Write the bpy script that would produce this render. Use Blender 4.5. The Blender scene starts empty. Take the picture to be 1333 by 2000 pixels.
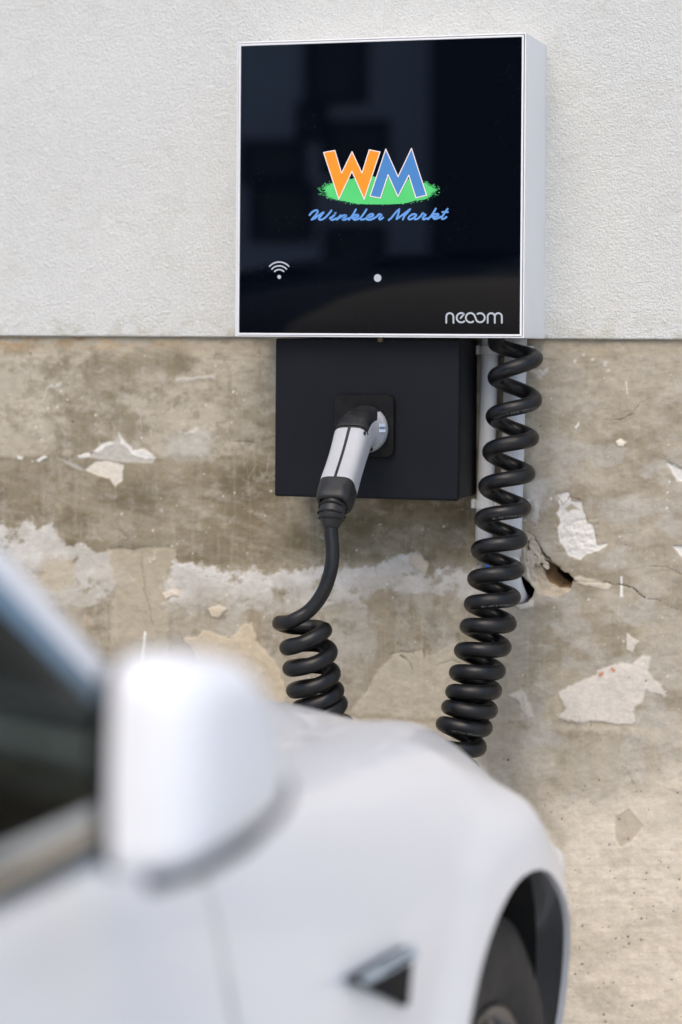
import bpy, bmesh, math, random
import numpy as np
from mathutils import Vector, Matrix, geometry

R = math.radians
scene = bpy.context.scene
C = scene.collection
random.seed(7)

# ------------------------------------------------------------------ camera
F_PX, TH, RHO, HOR, YC, ZC = 4560.0, 0.2965, 0.0073, 684.3, 3.281, 1.22
cam_d = bpy.data.cameras.new('camera')
cam = bpy.data.objects.new('camera', cam_d); C.objects.link(cam)
cam.location = (0, -YC, ZC)
_fwd = Vector((-math.sin(TH), math.cos(TH), 0)); _rt = Vector((math.cos(TH), math.sin(TH), 0)); _up = Vector((0, 0, 1))
_rt2 = _rt * math.cos(RHO) + _up * math.sin(RHO); _up2 = _up * math.cos(RHO) - _rt * math.sin(RHO)
cam.matrix_world = Matrix(((_rt2.x, _up2.x, -_fwd.x, 0), (_rt2.y, _up2.y, -_fwd.y, -YC), (_rt2.z, _up2.z, -_fwd.z, ZC), (0, 0, 0, 1)))
cam_d.sensor_fit = 'AUTO'; cam_d.sensor_width = 36.0
cam_d.lens = F_PX / 2000 * 36.0
cam_d.shift_y = (HOR - 1000) / 2000
cam_d.clip_start = 0.05; cam_d.clip_end = 400
cam_d.dof.use_dof = True
cam_d.dof.focus_distance = 3.19
cam_d.dof.aperture_fstop = 2.8
cam_d.dof.aperture_blades = 0
scene.camera = cam

# ------------------------------------------------------------------ world, sun, exposure
SUN_EL, SUN_AZ = R(52), R(-4)          # bright overcast sky; glow behind the photographer
world = bpy.data.worlds.new('World'); scene.world = world; world.use_nodes = True
wn, wl = world.node_tree.nodes, world.node_tree.links
bg = wn['Background']
sky = wn.new('ShaderNodeTexSky'); sky.sky_type = 'NISHITA'; sky.sun_disc = False
sky.sun_elevation = SUN_EL; sky.sun_rotation = math.pi + SUN_AZ
sky.air_density = 1.0; sky.dust_density = 2.0; sky.ozone_density = 1.0
hsv = wn.new('ShaderNodeHueSaturation'); hsv.inputs['Saturation'].default_value = 1.25
wl.new(sky.outputs[0], hsv.inputs['Color']); wl.new(hsv.outputs[0], bg.inputs['Color'])
bg.inputs['Strength'].default_value = 0.15
sun_d = bpy.data.lights.new('sun', 'SUN'); sun_d.energy = 1.15; sun_d.angle = R(40); sun_d.color = (1.0, 0.865, 0.65)
sun = bpy.data.objects.new('sun', sun_d); C.objects.link(sun)
sdir = Vector((math.sin(SUN_AZ) * math.cos(SUN_EL), -math.cos(SUN_AZ) * math.cos(SUN_EL), math.sin(SUN_EL)))
sun.rotation_euler = (-sdir).to_track_quat('-Z', 'Y').to_euler()
scene.view_settings.view_transform = 'Standard'; scene.view_settings.look = 'None'
scene.view_settings.gamma = 1.0; scene.view_settings.use_curve_mapping = False
scene.view_settings.exposure = 0.63
scene.cycles.max_bounces = 8

# ------------------------------------------------------------------ measuring helpers (photo pixel -> place)
def ray(px, py):
    u_, v_ = px - 666.5, HOR - py
    u = u_ * math.cos(RHO) - v_ * math.sin(RHO); v = u_ * math.sin(RHO) + v_ * math.cos(RHO)
    return _fwd + _rt * (u / F_PX) + _up * (v / F_PX)
def on_y(px, py, y):
    d = ray(px, py); t = (y + YC) / d.y
    return Vector((d.x * t, y, ZC + d.z * t))
def on_x(px, py, x):
    d = ray(px, py); t = x / d.x
    return Vector((x, -YC + d.y * t, ZC + d.z * t))
def to_px(x, y, z):
    yy = y + YC; zz = z - ZC
    t = -math.sin(TH) * x + math.cos(TH) * yy
    u = (math.cos(TH) * x + math.sin(TH) * yy) / t * F_PX; v = zz / t * F_PX
    return 666.5 + u * math.cos(RHO) + v * math.sin(RHO), HOR - (-u * math.sin(RHO) + v * math.cos(RHO))

# ------------------------------------------------------------------ object helpers
def s2l(c):
    return tuple(((x / 255) / 12.92 if x / 255 <= 0.04045 else ((x / 255 + 0.055) / 1.055) ** 2.4) for x in c)
def tag(o, label=None, cat=None, group=None, kind=None):
    if label: o['label'] = label
    if cat: o['category'] = cat
    if group: o['group'] = group
    if kind: o['kind'] = kind
    return o
def empty(name, loc=(0, 0, 0)):
    o = bpy.data.objects.new(name, None); C.objects.link(o); o.location = loc; o.empty_display_size = 0.1
    return o
def link(name, me, mat=None, parent=None, smooth=False):
    o = bpy.data.objects.new(name, me); C.objects.link(o)
    if mat: me.materials.append(mat)
    if parent:
        o.parent = parent
        q = parent; off = Vector((0, 0, 0))
        while q: off += q.location; q = q.parent
        o.location = -off                      # meshes are written in place coordinates
    if smooth and len(me.polygons):
        me.polygons.foreach_set('use_smooth', [True] * len(me.polygons))
    return o
def mesh(name, vs, fs, mat=None, parent=None, smooth=False):
    me = bpy.data.meshes.new(name); me.from_pydata([tuple(v) for v in vs], [], fs); me.update()
    return link(name, me, mat, parent, smooth)
def from_bm(name, bm, mat=None, parent=None, smooth=False):
    bmesh.ops.recalc_face_normals(bm, faces=bm.faces)
    me = bpy.data.meshes.new(name); bm.to_mesh(me); bm.free()
    return link(name, me, mat, parent, smooth)
def bm_box(bm, lo, hi, bevel=0.0, seg=2):
    lo, hi = Vector(lo), Vector(hi)
    r = bmesh.ops.create_cube(bm, size=1.0)
    for v in r['verts']:
        v.co = Vector(((lo[i] + hi[i]) / 2 + v.co[i] * (hi[i] - lo[i]) for i in range(3)))
    if bevel:
        es = list({e for v in r['verts'] for e in v.link_edges})
        bmesh.ops.bevel(bm, geom=es, offset=bevel, segments=seg, affect='EDGES', profile=0.5)
def box(name, lo, hi, mat, parent=None, bevel=0.0, seg=2):
    bm = bmesh.new(); bm_box(bm, lo, hi, bevel, seg)
    o = from_bm(name, bm, mat, parent)
    if bevel:
        o.data.polygons.foreach_set('use_smooth', [True] * len(o.data.polygons))
        wn_ = o.modifiers.new('normals', 'WEIGHTED_NORMAL'); wn_.keep_sharp = False; wn_.weight = 100
    return o
def catmull(pts, n=8, closed=False):
    P = [Vector(p) for p in pts]; out = []
    m = len(P)
    for i in range(m if closed else m - 1):
        if closed: p0, p1, p2, p3 = P[(i - 1) % m], P[i], P[(i + 1) % m], P[(i + 2) % m]
        else: p0, p1, p2, p3 = P[max(i - 1, 0)], P[i], P[i + 1], P[min(i + 2, m - 1)]
        for k in range(n):
            t = k / n
            out.append(0.5 * ((2 * p1) + (p2 - p0) * t + (2 * p0 - 5 * p1 + 4 * p2 - p3) * t * t + (3 * p1 - p0 - 3 * p2 + p3) * t ** 3))
    if not closed: out.append(P[-1])
    return out
def frames(path):
    T = []
    for i in range(len(path)):
        T.append((path[min(i + 1, len(path) - 1)] - path[max(i - 1, 0)]).normalized())
    N = []
    n = T[0].orthogonal().normalized()
    for i, t in enumerate(T):
        n = (n - t * n.dot(t)).normalized(); N.append(n)
    return T, N
def tube(name, path, rad, mat, parent=None, seg=14, cap=True):
    T, N = frames(path); vs, fs = [], []
    for i, p in enumerate(path):
        r = rad(i) if callable(rad) else rad
        b = T[i].cross(N[i])
        for k in range(seg):
            a = 2 * math.pi * k / seg
            vs.append(p + N[i] * (r * math.cos(a)) + b * (r * math.sin(a)))
    for i in range(len(path) - 1):
        for k in range(seg):
            k2 = (k + 1) % seg
            fs.append((i * seg + k, i * seg + k2, (i + 1) * seg + k2, (i + 1) * seg + k))
    if cap:
        fs.append(tuple(range(seg - 1, -1, -1))); o = (len(path) - 1) * seg; fs.append(tuple(range(o, o + seg)))
    ob = mesh(name, vs, fs, mat, parent, True)
    return ob
def rrect(w, h, r, n=6):
    pts = []
    for cx, cz, a0 in ((w / 2 - r, h / 2 - r, 0), (-w / 2 + r, h / 2 - r, 90), (-w / 2 + r, -h / 2 + r, 180), (w / 2 - r, -h / 2 + r, 270)):
        for k in range(n + 1):
            a = R(a0 + 90 * k / n); pts.append((cx + r * math.cos(a), cz + r * math.sin(a)))
    return pts

# ------------------------------------------------------------------ materials
def mat(name, col, rough=0.5, metal=0.0, var=0.06, vscale=30.0, bump=0.0, bscale=300.0, coat=0.0, ior=1.5, spec=0.5, rvar=0.08):
    m = bpy.data.materials.new(name); m.use_nodes = True
    n, l = m.node_tree.nodes, m.node_tree.links
    b = n['Principled BSDF']; b.inputs['Metallic'].default_value = metal; b.inputs['IOR'].default_value = ior
    b.inputs['Specular IOR Level'].default_value = spec
    if coat: b.inputs['Coat Weight'].default_value = coat; b.inputs['Coat Roughness'].default_value = 0.03
    tc = n.new('ShaderNodeTexCoord')
    nz = n.new('ShaderNodeTexNoise'); nz.inputs['Scale'].default_value = vscale; nz.inputs['Detail'].default_value = 6
    l.new(tc.outputs['Object'], nz.inputs['Vector'])
    mr = n.new('ShaderNodeMapRange'); mr.inputs['From Min'].default_value = 0.3; mr.inputs['From Max'].default_value = 0.7
    mr.inputs['To Min'].default_value = 1 - var; mr.inputs['To Max'].default_value = 1 + var
    l.new(nz.outputs['Fac'], mr.inputs['Value'])
    mul = n.new('ShaderNodeVectorMath'); mul.operation = 'SCALE'; mul.inputs[0].default_value = col[:3]
    l.new(mr.outputs['Result'], mul.inputs['Scale']); l.new(mul.outputs['Vector'], b.inputs['Base Color'])
    rr = n.new('ShaderNodeMapRange'); rr.inputs['From Min'].default_value = 0.3; rr.inputs['From Max'].default_value = 0.7
    rr.inputs['To Min'].default_value = max(0.0, rough - rvar); rr.inputs['To Max'].default_value = min(1, rough + rvar)
    l.new(nz.outputs['Fac'], rr.inputs['Value']); l.new(rr.outputs['Result'], b.inputs['Roughness'])
    if bump:
        n2 = n.new('ShaderNodeTexNoise'); n2.inputs['Scale'].default_value = bscale; n2.inputs['Detail'].default_value = 3
        l.new(tc.outputs['Object'], n2.inputs['Vector'])
        bp = n.new('ShaderNodeBump'); bp.inputs['Strength'].default_value = 1.0; bp.inputs['Distance'].default_value = bump
        l.new(n2.outputs['Fac'], bp.inputs['Height']); l.new(bp.outputs['Normal'], b.inputs['Normal'])
    return m
def paint_attr_mat(name, rough, bump, bscale, grain):
    m = bpy.data.materials.new(name); m.use_nodes = True
    n, l = m.node_tree.nodes, m.node_tree.links
    b = n['Principled BSDF']; b.inputs['Roughness'].default_value = rough; b.inputs['Specular IOR Level'].default_value = 0.25
    at = n.new('ShaderNodeAttribute'); at.attribute_name = 'paint'
    tc = n.new('ShaderNodeTexCoord')
    nz = n.new('ShaderNodeTexNoise'); nz.inputs['Scale'].default_value = bscale; nz.inputs['Detail'].default_value = 5; nz.inputs['Roughness'].default_value = 0.65
    l.new(tc.outputs['Object'], nz.inputs['Vector'])
    mr = n.new('ShaderNodeMapRange'); mr.inputs['From Min'].default_value = 0.25; mr.inputs['From Max'].default_value = 0.75
    mr.inputs['To Min'].default_value = 1 - grain; mr.inputs['To Max'].default_value = 1 + grain  # bump hollows also darkened in colour, painting shade into the relief
    l.new(nz.outputs['Fac'], mr.inputs['Value'])
    mul = n.new('ShaderNodeVectorMath'); mul.operation = 'SCALE'
    l.new(at.outputs['Color'], mul.inputs[0]); l.new(mr.outputs['Result'], mul.inputs['Scale'])
    l.new(mul.outputs['Vector'], b.inputs['Base Color'])
    bp = n.new('ShaderNodeBump'); bp.inputs['Strength'].default_value = 1.0; bp.inputs['Distance'].default_value = bump
    l.new(nz.outputs['Fac'], bp.inputs['Height']); l.new(bp.outputs['Normal'], b.inputs['Normal'])
    return m

M = {}
M['stucco'] = paint_attr_mat('white_stucco', 0.9, 0.0050, 340, 0.085)
M['concrete'] = paint_attr_mat('old_concrete', 0.85, 0.0005, 350, 0.05)
M['white_metal'] = mat('white_powder_coat', (0.80, 0.80, 0.80), 0.38, var=0.015, bump=0.00004, bscale=900)
M['grey_side'] = M['white_metal']
M['print_white'] = mat('printed_pale_grey', (0.44, 0.475, 0.51), 0.5, var=0.02)
M['orange'] = mat('printed_orange', (0.96, 0.285, 0.010), 0.45, var=0.02)
M['blue'] = mat('printed_blue', (0.060, 0.215, 0.50), 0.45, var=0.02)
M['script_blue'] = mat('printed_script_blue', (0.115, 0.30, 0.66), 0.45, var=0.02)
M['green'] = mat('printed_green', (0.085, 0.60, 0.16), 0.45, var=0.03)
M['outline'] = mat('printed_outline', (0.90, 0.80, 0.76), 0.5, var=0.02)
M['black_box'] = mat('charcoal_powder_coat', (0.0056, 0.0070, 0.0102), 0.55, var=0.10, vscale=14, bump=0.00012, bscale=1500, rvar=0.06, spec=0.20)
M['black_plastic'] = mat('black_plastic', (0.0055, 0.0052, 0.0056), 0.48, var=0.3, vscale=60, bump=0.00006, bscale=1200, spec=0.25)
M['cap_plastic'] = mat('dark_grey_plastic', (0.016, 0.016, 0.017), 0.45, var=0.35, vscale=70, bump=0.00006, bscale=900, spec=0.4)
M['grey_plastic'] = mat('light_grey_plastic', (0.44, 0.445, 0.455), 0.42, var=0.03, vscale=40)
M['rubber'] = mat('black_cable_sheath', (0.0055, 0.0055, 0.0060), 0.42, var=0.6, vscale=45, bump=0.00015, bscale=260, rvar=0.13, spec=0.40)
M['rubber_print'] = mat('worn_cable_print', (0.16, 0.165, 0.17), 0.6, var=0.5, vscale=400)
M['pvc'] = mat('grey_white_pvc', (0.60, 0.61, 0.615), 0.42, var=0.05, vscale=18)
M['blue_wire'] = mat('blue_wire', (0.02, 0.17, 0.62), 0.4)
M['brass'] = mat('dull_brass', (0.12, 0.10, 0.06), 0.4, metal=0.8)
M['dark_hole'] = mat('hole_shade_black', (0.02, 0.016, 0.012), 0.9)  # near-black that paints the shade inside the screw holes
M['chunk'] = mat('loose_plaster', (0.50, 0.45, 0.37), 0.9, var=0.12, vscale=80, bump=0.001, bscale=300)
M['car_white'] = mat('white_car_paint', (0.86, 0.87, 0.89), 0.35, var=0.0, coat=0.6, rvar=0.0)
M['car_glass'] = mat('tinted_car_glass', (0.006, 0.009, 0.008), 0.03, var=0.1, ior=1.5, rvar=0.01, spec=0.10)
def car_glass_mat():
    m = bpy.data.materials.new('tinted_car_window'); m.use_nodes = True
    n, l = m.node_tree.nodes, m.node_tree.links
    n.remove(n['Principled BSDF'])
    tr = n.new('ShaderNodeBsdfTransparent'); gl = n.new('ShaderNodeBsdfGlossy'); gl.inputs['Roughness'].default_value = 0.02
    tc = n.new('ShaderNodeTexCoord'); nz = n.new('ShaderNodeTexNoise'); nz.inputs['Scale'].default_value = 6; l.new(tc.outputs['Object'], nz.inputs['Vector'])
    rp_ = n.new('ShaderNodeValToRGB'); rp_.color_ramp.elements[0].color = (0.045, 0.060, 0.058, 1); rp_.color_ramp.elements[1].color = (0.060, 0.078, 0.075, 1)
    l.new(nz.outputs['Fac'], rp_.inputs['Fac']); l.new(rp_.outputs['Color'], tr.inputs['Color'])
    fr = n.new('ShaderNodeFresnel'); fr.inputs['IOR'].default_value = 1.33
    sc_ = n.new('ShaderNodeMath'); sc_.operation = 'MULTIPLY'; sc_.inputs[1].default_value = 0.45; l.new(fr.outputs[0], sc_.inputs[0])
    mx = n.new('ShaderNodeMixShader'); l.new(sc_.outputs[0], mx.inputs[0]); l.new(tr.outputs[0], mx.inputs[1]); l.new(gl.outputs[0], mx.inputs[2])
    l.new(mx.outputs[0], n['Material Output'].inputs['Surface']); return m
M['car_window'] = car_glass_mat()
M['seat'] = mat('grey_seat_cloth', (0.10, 0.105, 0.105), 0.8, var=0.1)
M['dash'] = mat('dark_dashboard', (0.02, 0.02, 0.021), 0.7, var=0.1)
M['car_black'] = mat('gloss_black_trim', (0.012, 0.012, 0.013), 0.18, var=0.1, rvar=0.03)
M['car_trim'] = mat('satin_window_trim', (0.20, 0.33, 0.50), 0.22, metal=1.0, var=0.05)  # blue of the reflected sky painted into the metal colour
M['marker_black'] = mat('matt_black_lens', (0.008, 0.009, 0.012), 0.6, var=0.1, spec=0.05)
M['mirror_base'] = mat('dark_mirror_base', (0.012, 0.018, 0.045), 0.55, var=0.05, spec=0.15)  # dark base; its blue tint paints in the reflected sky
M['strip_grey'] = mat('pale_strip', (0.42, 0.50, 0.56), 0.35, var=0.03)
M['chrome'] = mat('satin_chrome', (0.5, 0.52, 0.54), 0.22, metal=1.0, var=0.03)
M['tyre'] = mat('tyre_rubber', (0.011, 0.011, 0.012), 0.75, var=0.2, vscale=40, bump=0.0004, bscale=120)
M['liner'] = mat('wheel_well_liner', (0.006, 0.006, 0.006), 0.95)
M['rim'] = mat('grey_alloy', (0.08, 0.08, 0.085), 0.35, metal=0.8, var=0.05)
M['asphalt'] = mat('pale_concrete_yard', (0.46, 0.475, 0.49), 0.9, var=0.15, vscale=3, bump=0.002, bscale=180)
M['facade'] = mat('pale_facade_render', (0.74, 0.80, 0.88), 0.9, var=0.05, vscale=2, bump=0.002, bscale=90)
M['facade_dark'] = mat('anthracite_cladding', (0.030, 0.032, 0.035), 0.6, var=0.1, vscale=2)
M['window_dark'] = mat('dark_window', (0.050, 0.060, 0.075), 0.05, var=0.1)

def glass_panel_mat():
    m = mat('black_glass', (0.0011, 0.0018, 0.0042), 0.02, var=0.05, rvar=0.004, ior=1.62)
    n, l = m.node_tree.nodes, m.node_tree.links
    b = n['Principled BSDF']
    tc = n.new('ShaderNodeTexCoord')
    vo = n.new('ShaderNodeTexVoronoi'); vo.inputs['Scale'].default_value = 160
    l.new(tc.outputs['Object'], vo.inputs['Vector'])
    lt = n.new('ShaderNodeMath'); lt.operation = 'LESS_THAN'; lt.inputs[1].default_value = 0.09
    l.new(vo.outputs['Distance'], lt.inputs[0])
    nz = n.new('ShaderNodeTexNoise'); nz.inputs['Scale'].default_value = 9; l.new(tc.outputs['Object'], nz.inputs['Vector'])
    gt = n.new('ShaderNodeMath'); gt.operation = 'GREATER_THAN'; gt.inputs[1].default_value = 0.56
    l.new(nz.outputs['Fac'], gt.inputs[0])
    mm = n.new('ShaderNodeMath'); mm.operation = 'MULTIPLY'; l.new(lt.outputs[0], mm.inputs[0]); l.new(gt.outputs[0], mm.inputs[1])
    m2 = n.new('ShaderNodeMath'); m2.operation = 'MULTIPLY'; m2.inputs[1].default_value = 0.022; l.new(mm.outputs[0], m2.inputs[0])
    old = b.inputs['Base Color'].links[0].from_socket
    ad = n.new('ShaderNodeVectorMath'); ad.operation = 'ADD'; l.new(old, ad.inputs[0]); l.new(m2.outputs[0], ad.inputs[1])
    l.new(ad.outputs['Vector'], b.inputs['Base Color'])
    return m
M['black_glass'] = glass_panel_mat()

# ------------------------------------------------------------------ ground
me = bpy.data.meshes.new('ground'); me.from_pydata([(-60, -80, 0), (60, -80, 0), (60, 40, 0), (-60, 40, 0)], [], [(0, 1, 2, 3)])
tag(link('ground', me, M['asphalt']), kind='structure')

# ------------------------------------------------------------------ numpy noise for the wall
def _hash(ix, iy, seed):
    h = (ix.astype(np.int64) * 374761393 + iy.astype(np.int64) * 668265263 + seed * 1442695041) & 0xffffffff
    h = ((h ^ (h >> 13)) * 1274126177) & 0xffffffff
    h = ((h ^ (h >> 16)) * 2246822519) & 0xffffffff
    return ((h ^ (h >> 15)) & 0xffff) / 65535.0
def vnoise(x, y, seed=0):
    ix, iy = np.floor(x), np.floor(y); fx, fy = x - ix, y - iy
    ux, uy = fx * fx * fx * (fx * (fx * 6 - 15) + 10), fy * fy * fy * (fy * (fy * 6 - 15) + 10)
    a, b = _hash(ix, iy, seed), _hash(ix + 1, iy, seed); c, d = _hash(ix, iy + 1, seed), _hash(ix + 1, iy + 1, seed)
    return (a * (1 - ux) + b * ux) * (1 - uy) + (c * (1 - ux) + d * ux) * uy
def fbm(x, y, seed=0, oct=5, gain=0.5):
    s = 0; a = 1; t = 0
    for k in range(oct):
        c, sn = math.cos(0.6 * k + 0.3), math.sin(0.6 * k + 0.3)
        s = s + a * vnoise((x * c - y * sn) * 2 ** k + 17 * k, (x * sn + y * c) * 2 ** k - 9 * k, seed + k * 31); t += a; a *= gain
    return s / t
def sstep(a, b, x):
    t = np.clip((x - a) / (b - a), 0, 1); return t * t * (3 - 2 * t)
def seg_dist(px, py, pts, closed=True):
    d = np.full(px.shape, 1e9); inside = np.zeros(px.shape, bool)
    n = len(pts)
    for i in range(n if closed else n - 1):
        ax, ay = pts[i]; bx, by = pts[(i + 1) % n]
        ex, ey = bx - ax, by - ay
        t = np.clip(((px - ax) * ex + (py - ay) * ey) / (ex * ex + ey * ey + 1e-9), 0, 1)
        d = np.minimum(d, np.hypot(px - ax - t * ex, py - ay - t * ey))
        if closed:
            cr = ((ay > py) != (by > py)) & (px < (bx - ax) * (py - ay) / (by - ay + 1e-12) + ax)
            inside ^= cr
    return np.where(inside, -d, d) if closed else d
def axis_coords(lo, hi, a, b, step, grow=1.25, mx=0.5):
    core = list(np.arange(a, b, step)) + [b]
    left = []; x = a; s = step
    while x > lo: s = min(s * grow, mx if a - x > 1.8 else 0.014); x -= s; left.append(max(x, lo))
    right = []; x = b; s = step
    while x < hi: s = min(s * grow, mx if x - b > 1.8 else 0.014); x += s; right.append(min(x, hi))
    return np.array(left[::-1] + core + right)
def grid_object(name, X, Z, Y, colr, material, parent):
    nz, nx = X.shape
    me = bpy.data.meshes.new(name)
    co = np.stack([X, Y, Z], -1).reshape(-1, 3).astype(np.float32)
    me.vertices.add(len(co)); me.vertices.foreach_set('co', co.ravel())
    i = np.arange(nz * nx).reshape(nz, nx)
    q = np.stack([i[:-1, :-1], i[:-1, 1:], i[1:, 1:], i[1:, :-1]], -1).reshape(-1, 4)
    me.loops.add(q.size); me.loops.foreach_set('vertex_index', q.ravel().astype(np.int32))
    me.polygons.add(len(q)); me.polygons.foreach_set('loop_start', np.arange(0, q.size, 4, dtype=np.int32))
    me.polygons.foreach_set('use_smooth', np.ones(len(q), bool))
    me.update(calc_edges=True); me.validate()
    at = me.color_attributes.new('paint', 'FLOAT_COLOR', 'POINT')
    rgba = np.ones((len(co), 4), np.float32); rgba[:, :3] = colr.reshape(-1, 3)
    at.data.foreach_set('color', rgba.ravel())
    return link(name, me, material, parent)
def lin(c): return np.array(s2l(c)) * 1.0

wall = empty('building_wall', (-1.0, 0.0, 0.0))
tag(wall, 'weathered building wall, white stucco above bare patched concrete base', 'wall')
Z_SPLIT = on_y(700, 662, 0).z

# ---- concrete base
XA, XB = on_y(-60, 1000, 0).x, on_y(1400, 1000, 0).x
xs = axis_coords(-9, 8, XA, XB, 0.0016)
zs = axis_coords(-0.02, Z_SPLIT + 0.05, 0.24, Z_SPLIT + 0.012, 0.0016)
X, Z = np.meshgrid(xs, zs)
PX, PY = to_px(X, 0.0, Z)
PY = np.clip(PY, 560, 3200); PX = np.clip(PX, -6000, 8000)
wx = (fbm(PX / 26, PY / 26, 3) - 0.5) * 34 + (fbm(PX / 7, PY / 7, 5, 3) - 0.5) * 9
wy = (fbm(PX / 26, PY / 26, 13) - 0.5) * 34 + (fbm(PX / 7, PY / 7, 15, 3) - 0.5) * 9
QX, QY = PX + wx, PY + wy
col = np.zeros(X.shape + (3,)); hgt = np.zeros(X.shape)
def mixc(c, m):
    global col
    col = col * (1 - m[..., None]) + lin(c) * m[..., None]
n1 = fbm(PX / 170, PY / 120, 21, 6, 0.55); n2 = fbm(PX / 60, PY / 45, 22, 5, 0.6); n3 = fbm(PX / 14, PY / 14, 23, 4, 0.6)
streak = fbm(PX / 16, PY / 260, 24, 5, 0.6)
col[:] = lin((176, 166, 147))
right = sstep(960, 1060, PX)
# upper field: clouds of olive and pale cement
cl = sstep(0.40, 0.62, n1 * 0.6 + n2 * 0.4)
mixc((196, 187, 168), (1 - cl) * 0.75 * (1 - 0.55 * right))
mixc((126, 115, 88), cl * 0.64 * (1 - 0.7 * right))
mixc((181, 170, 150), 0.25 * sstep(0.45, 0.7, fbm(PX / 90, PY / 200, 29)))
# below the formwork seam at 890 the left side is darker and browner
z2 = sstep(886, 894, QY * 0.15 + PY * 0.85 + (fbm(PX / 60, PY * 0, 33) - 0.5) * 16) * (1 - right)
mixc((138, 126, 101), z2 * 0.66)
mixc((112, 101, 76), z2 * 0.75 * sstep(0.42, 0.66, fbm(PX / 110, PY / 70, 34)))
mixc((168, 157, 134), z2 * 0.5 * sstep(0.5, 0.7, fbm(PX / 120, PY / 90, 35)))
# lower left field under the lime band
z4 = sstep(1085, 1125, QY * 0.3 + PY * 0.7)
mixc((183, 173, 154), z4 * (0.9 - 0.5 * right))
mixc((165, 152, 128), z4 * 0.85 * sstep(0.46, 0.66, streak) * (1 - 0.4 * right))
mixc((196, 190, 178), z4 * 0.55 * sstep(0.52, 0.7, fbm(PX / 80, PY / 160, 36)))
# right field mottling
mixc((188, 179, 163), right * 0.7 * sstep(0.42, 0.62, n2))
mixc((156, 145, 124), right * 0.75 * sstep(0.50, 0.68, fbm(PX / 120, PY / 70, 37)))
mixc((196, 192, 184), right * 0.5 * sstep(0.56, 0.72, fbm(PX / 70, PY / 50, 38)))
# bottom beige, smoother cast concrete
z5 = sstep(1400, 1640, PY + (n1 - 0.5) * 300 + (n2 - 0.5) * 120)
mixc((219, 208, 190), z5 * 0.92)
mixc((188, 178, 160), z5 * 0.5 * sstep(0.5, 0.7, fbm(PX / 90, PY / 50, 40)))
board = fbm(PX / 400, PY / 5, 41, 3)
mixc((198, 187, 168), z5 * 0.4 * sstep(0.5, 0.75, board))
# top stain strip
top = 1 - sstep(672, 700, PY + (n2 - 0.5) * 16)
mixc((186, 172, 148), top * 0.7)
mixc((193, 160, 117), top * 0.6 * sstep(0.48, 0.68, fbm(PX / 30, PY / 9, 42)) * (1 - sstep(150, 420, PX)))
mixc((150, 138, 112), 0.6 * sstep(0.5, 0.7, fbm(PX / 50, PY / 5, 43)) * np.exp(-((PY - 700) / 10) ** 2))
mixc((120, 110, 86), 0.45 * np.exp(-((PY - 893 - (fbm(PX / 90, PX * 0, 44) - 0.5) * 20) / 4) ** 2) * (1 - right) * sstep(0.4, 0.6, fbm(PX / 40, PX * 0 + 3, 45)))
# chalky veils, trowel sweeps and drips
veil = fbm(PX / 34, PY / 22, 47, 6, 0.7)
mixc((200, 193, 180), 0.42 * sstep(0.50, 0.74, veil) * (0.55 + 0.45 * sstep(0.4, 0.6, n1)))
mixc((118, 107, 82), 0.42 * sstep(0.50, 0.74, fbm(PX / 26, PY / 30, 48, 6, 0.7)) * (1 - z5) * (1 - 0.6 * right))
drip = fbm(PX / 9, PY / 150, 49, 5, 0.65)
mixc((198, 190, 174), 0.16 * sstep(0.56, 0.74, drip) * (1 - z5))
sw = fbm((PX + PY * 0.6) / 70, (PY - PX * 0.25) / 9, 50, 4, 0.6)
mixc((200, 192, 176), 0.16 * sstep(0.54, 0.76, sw) * (1 - 0.5 * z5))
mixc((140, 128, 104), 0.16 * sstep(0.56, 0.74, fbm((PX - PY * 0.4) / 80, (PY + PX * 0.2) / 8, 51, 4, 0.6)) * (1 - 0.6 * z5))
# general fine mottling and trowel marks
col *= (1 + (n3 - 0.5)[..., None] * 0.22 + (fbm(PX / 5, PY / 5, 46, 3) - 0.5)[..., None] * 0.12 + (streak - 0.5)[..., None] * 0.10)
col *= (0.86 + 0.12 * z5)[..., None]
hgt += (n2 - 0.5) * 0.004 + (n3 - 0.5) * 0.0012

def patch(pts, c, h=0.0, soft=2.0, amt=1.0, warp=1.0, nz=0.0, fade=None):
    """a plaster or lime patch: ragged outline, own colour, own thickness"""
    global col, hgt
    xs_ = [p[0] for p in pts]; ys_ = [p[1] for p in pts]
    reg = (PX > min(xs_) - 60) & (PX < max(xs_) + 60) & (PY > min(ys_) - 60) & (PY < max(ys_) + 60)
    if not reg.any(): return
    x_, y_ = PX[reg] + wx[reg] * 0.45 * warp, PY[reg] + wy[reg] * 0.45 * warp
    d = seg_dist(x_, y_, pts)
    m = (1 - sstep(-soft, soft, d)) * amt
    if nz:
        er = fbm(PX[reg] / 30, PY[reg] / 26, 61, 6, 0.68)
        m = amt * sstep(-0.10, 0.16, 0.30 * np.clip(-d / 14, -1, 1) - 0.06 + (er - 0.5) * 1.9 * nz) * (0.72 + 0.55 * sstep(0.35, 0.6, fbm(PX[reg] / 55, PY[reg] / 40, 62, 5)) * 0.5)
    if fade is not None: m = m * (1 - sstep(fade[0], fade[1], PY[reg] + (n2[reg] - 0.5) * 80))
    base = lin(c) * (1 + (n3[reg] - 0.5) * 0.25 + (fbm(PX[reg] / 4, PY[reg] / 4, 66, 3) - 0.5) * 0.10)[:, None]
    col[reg] = col[reg] * (1 - m[:, None]) + base * m[:, None]
    hgt[reg] += 1.3 * h * m
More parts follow.
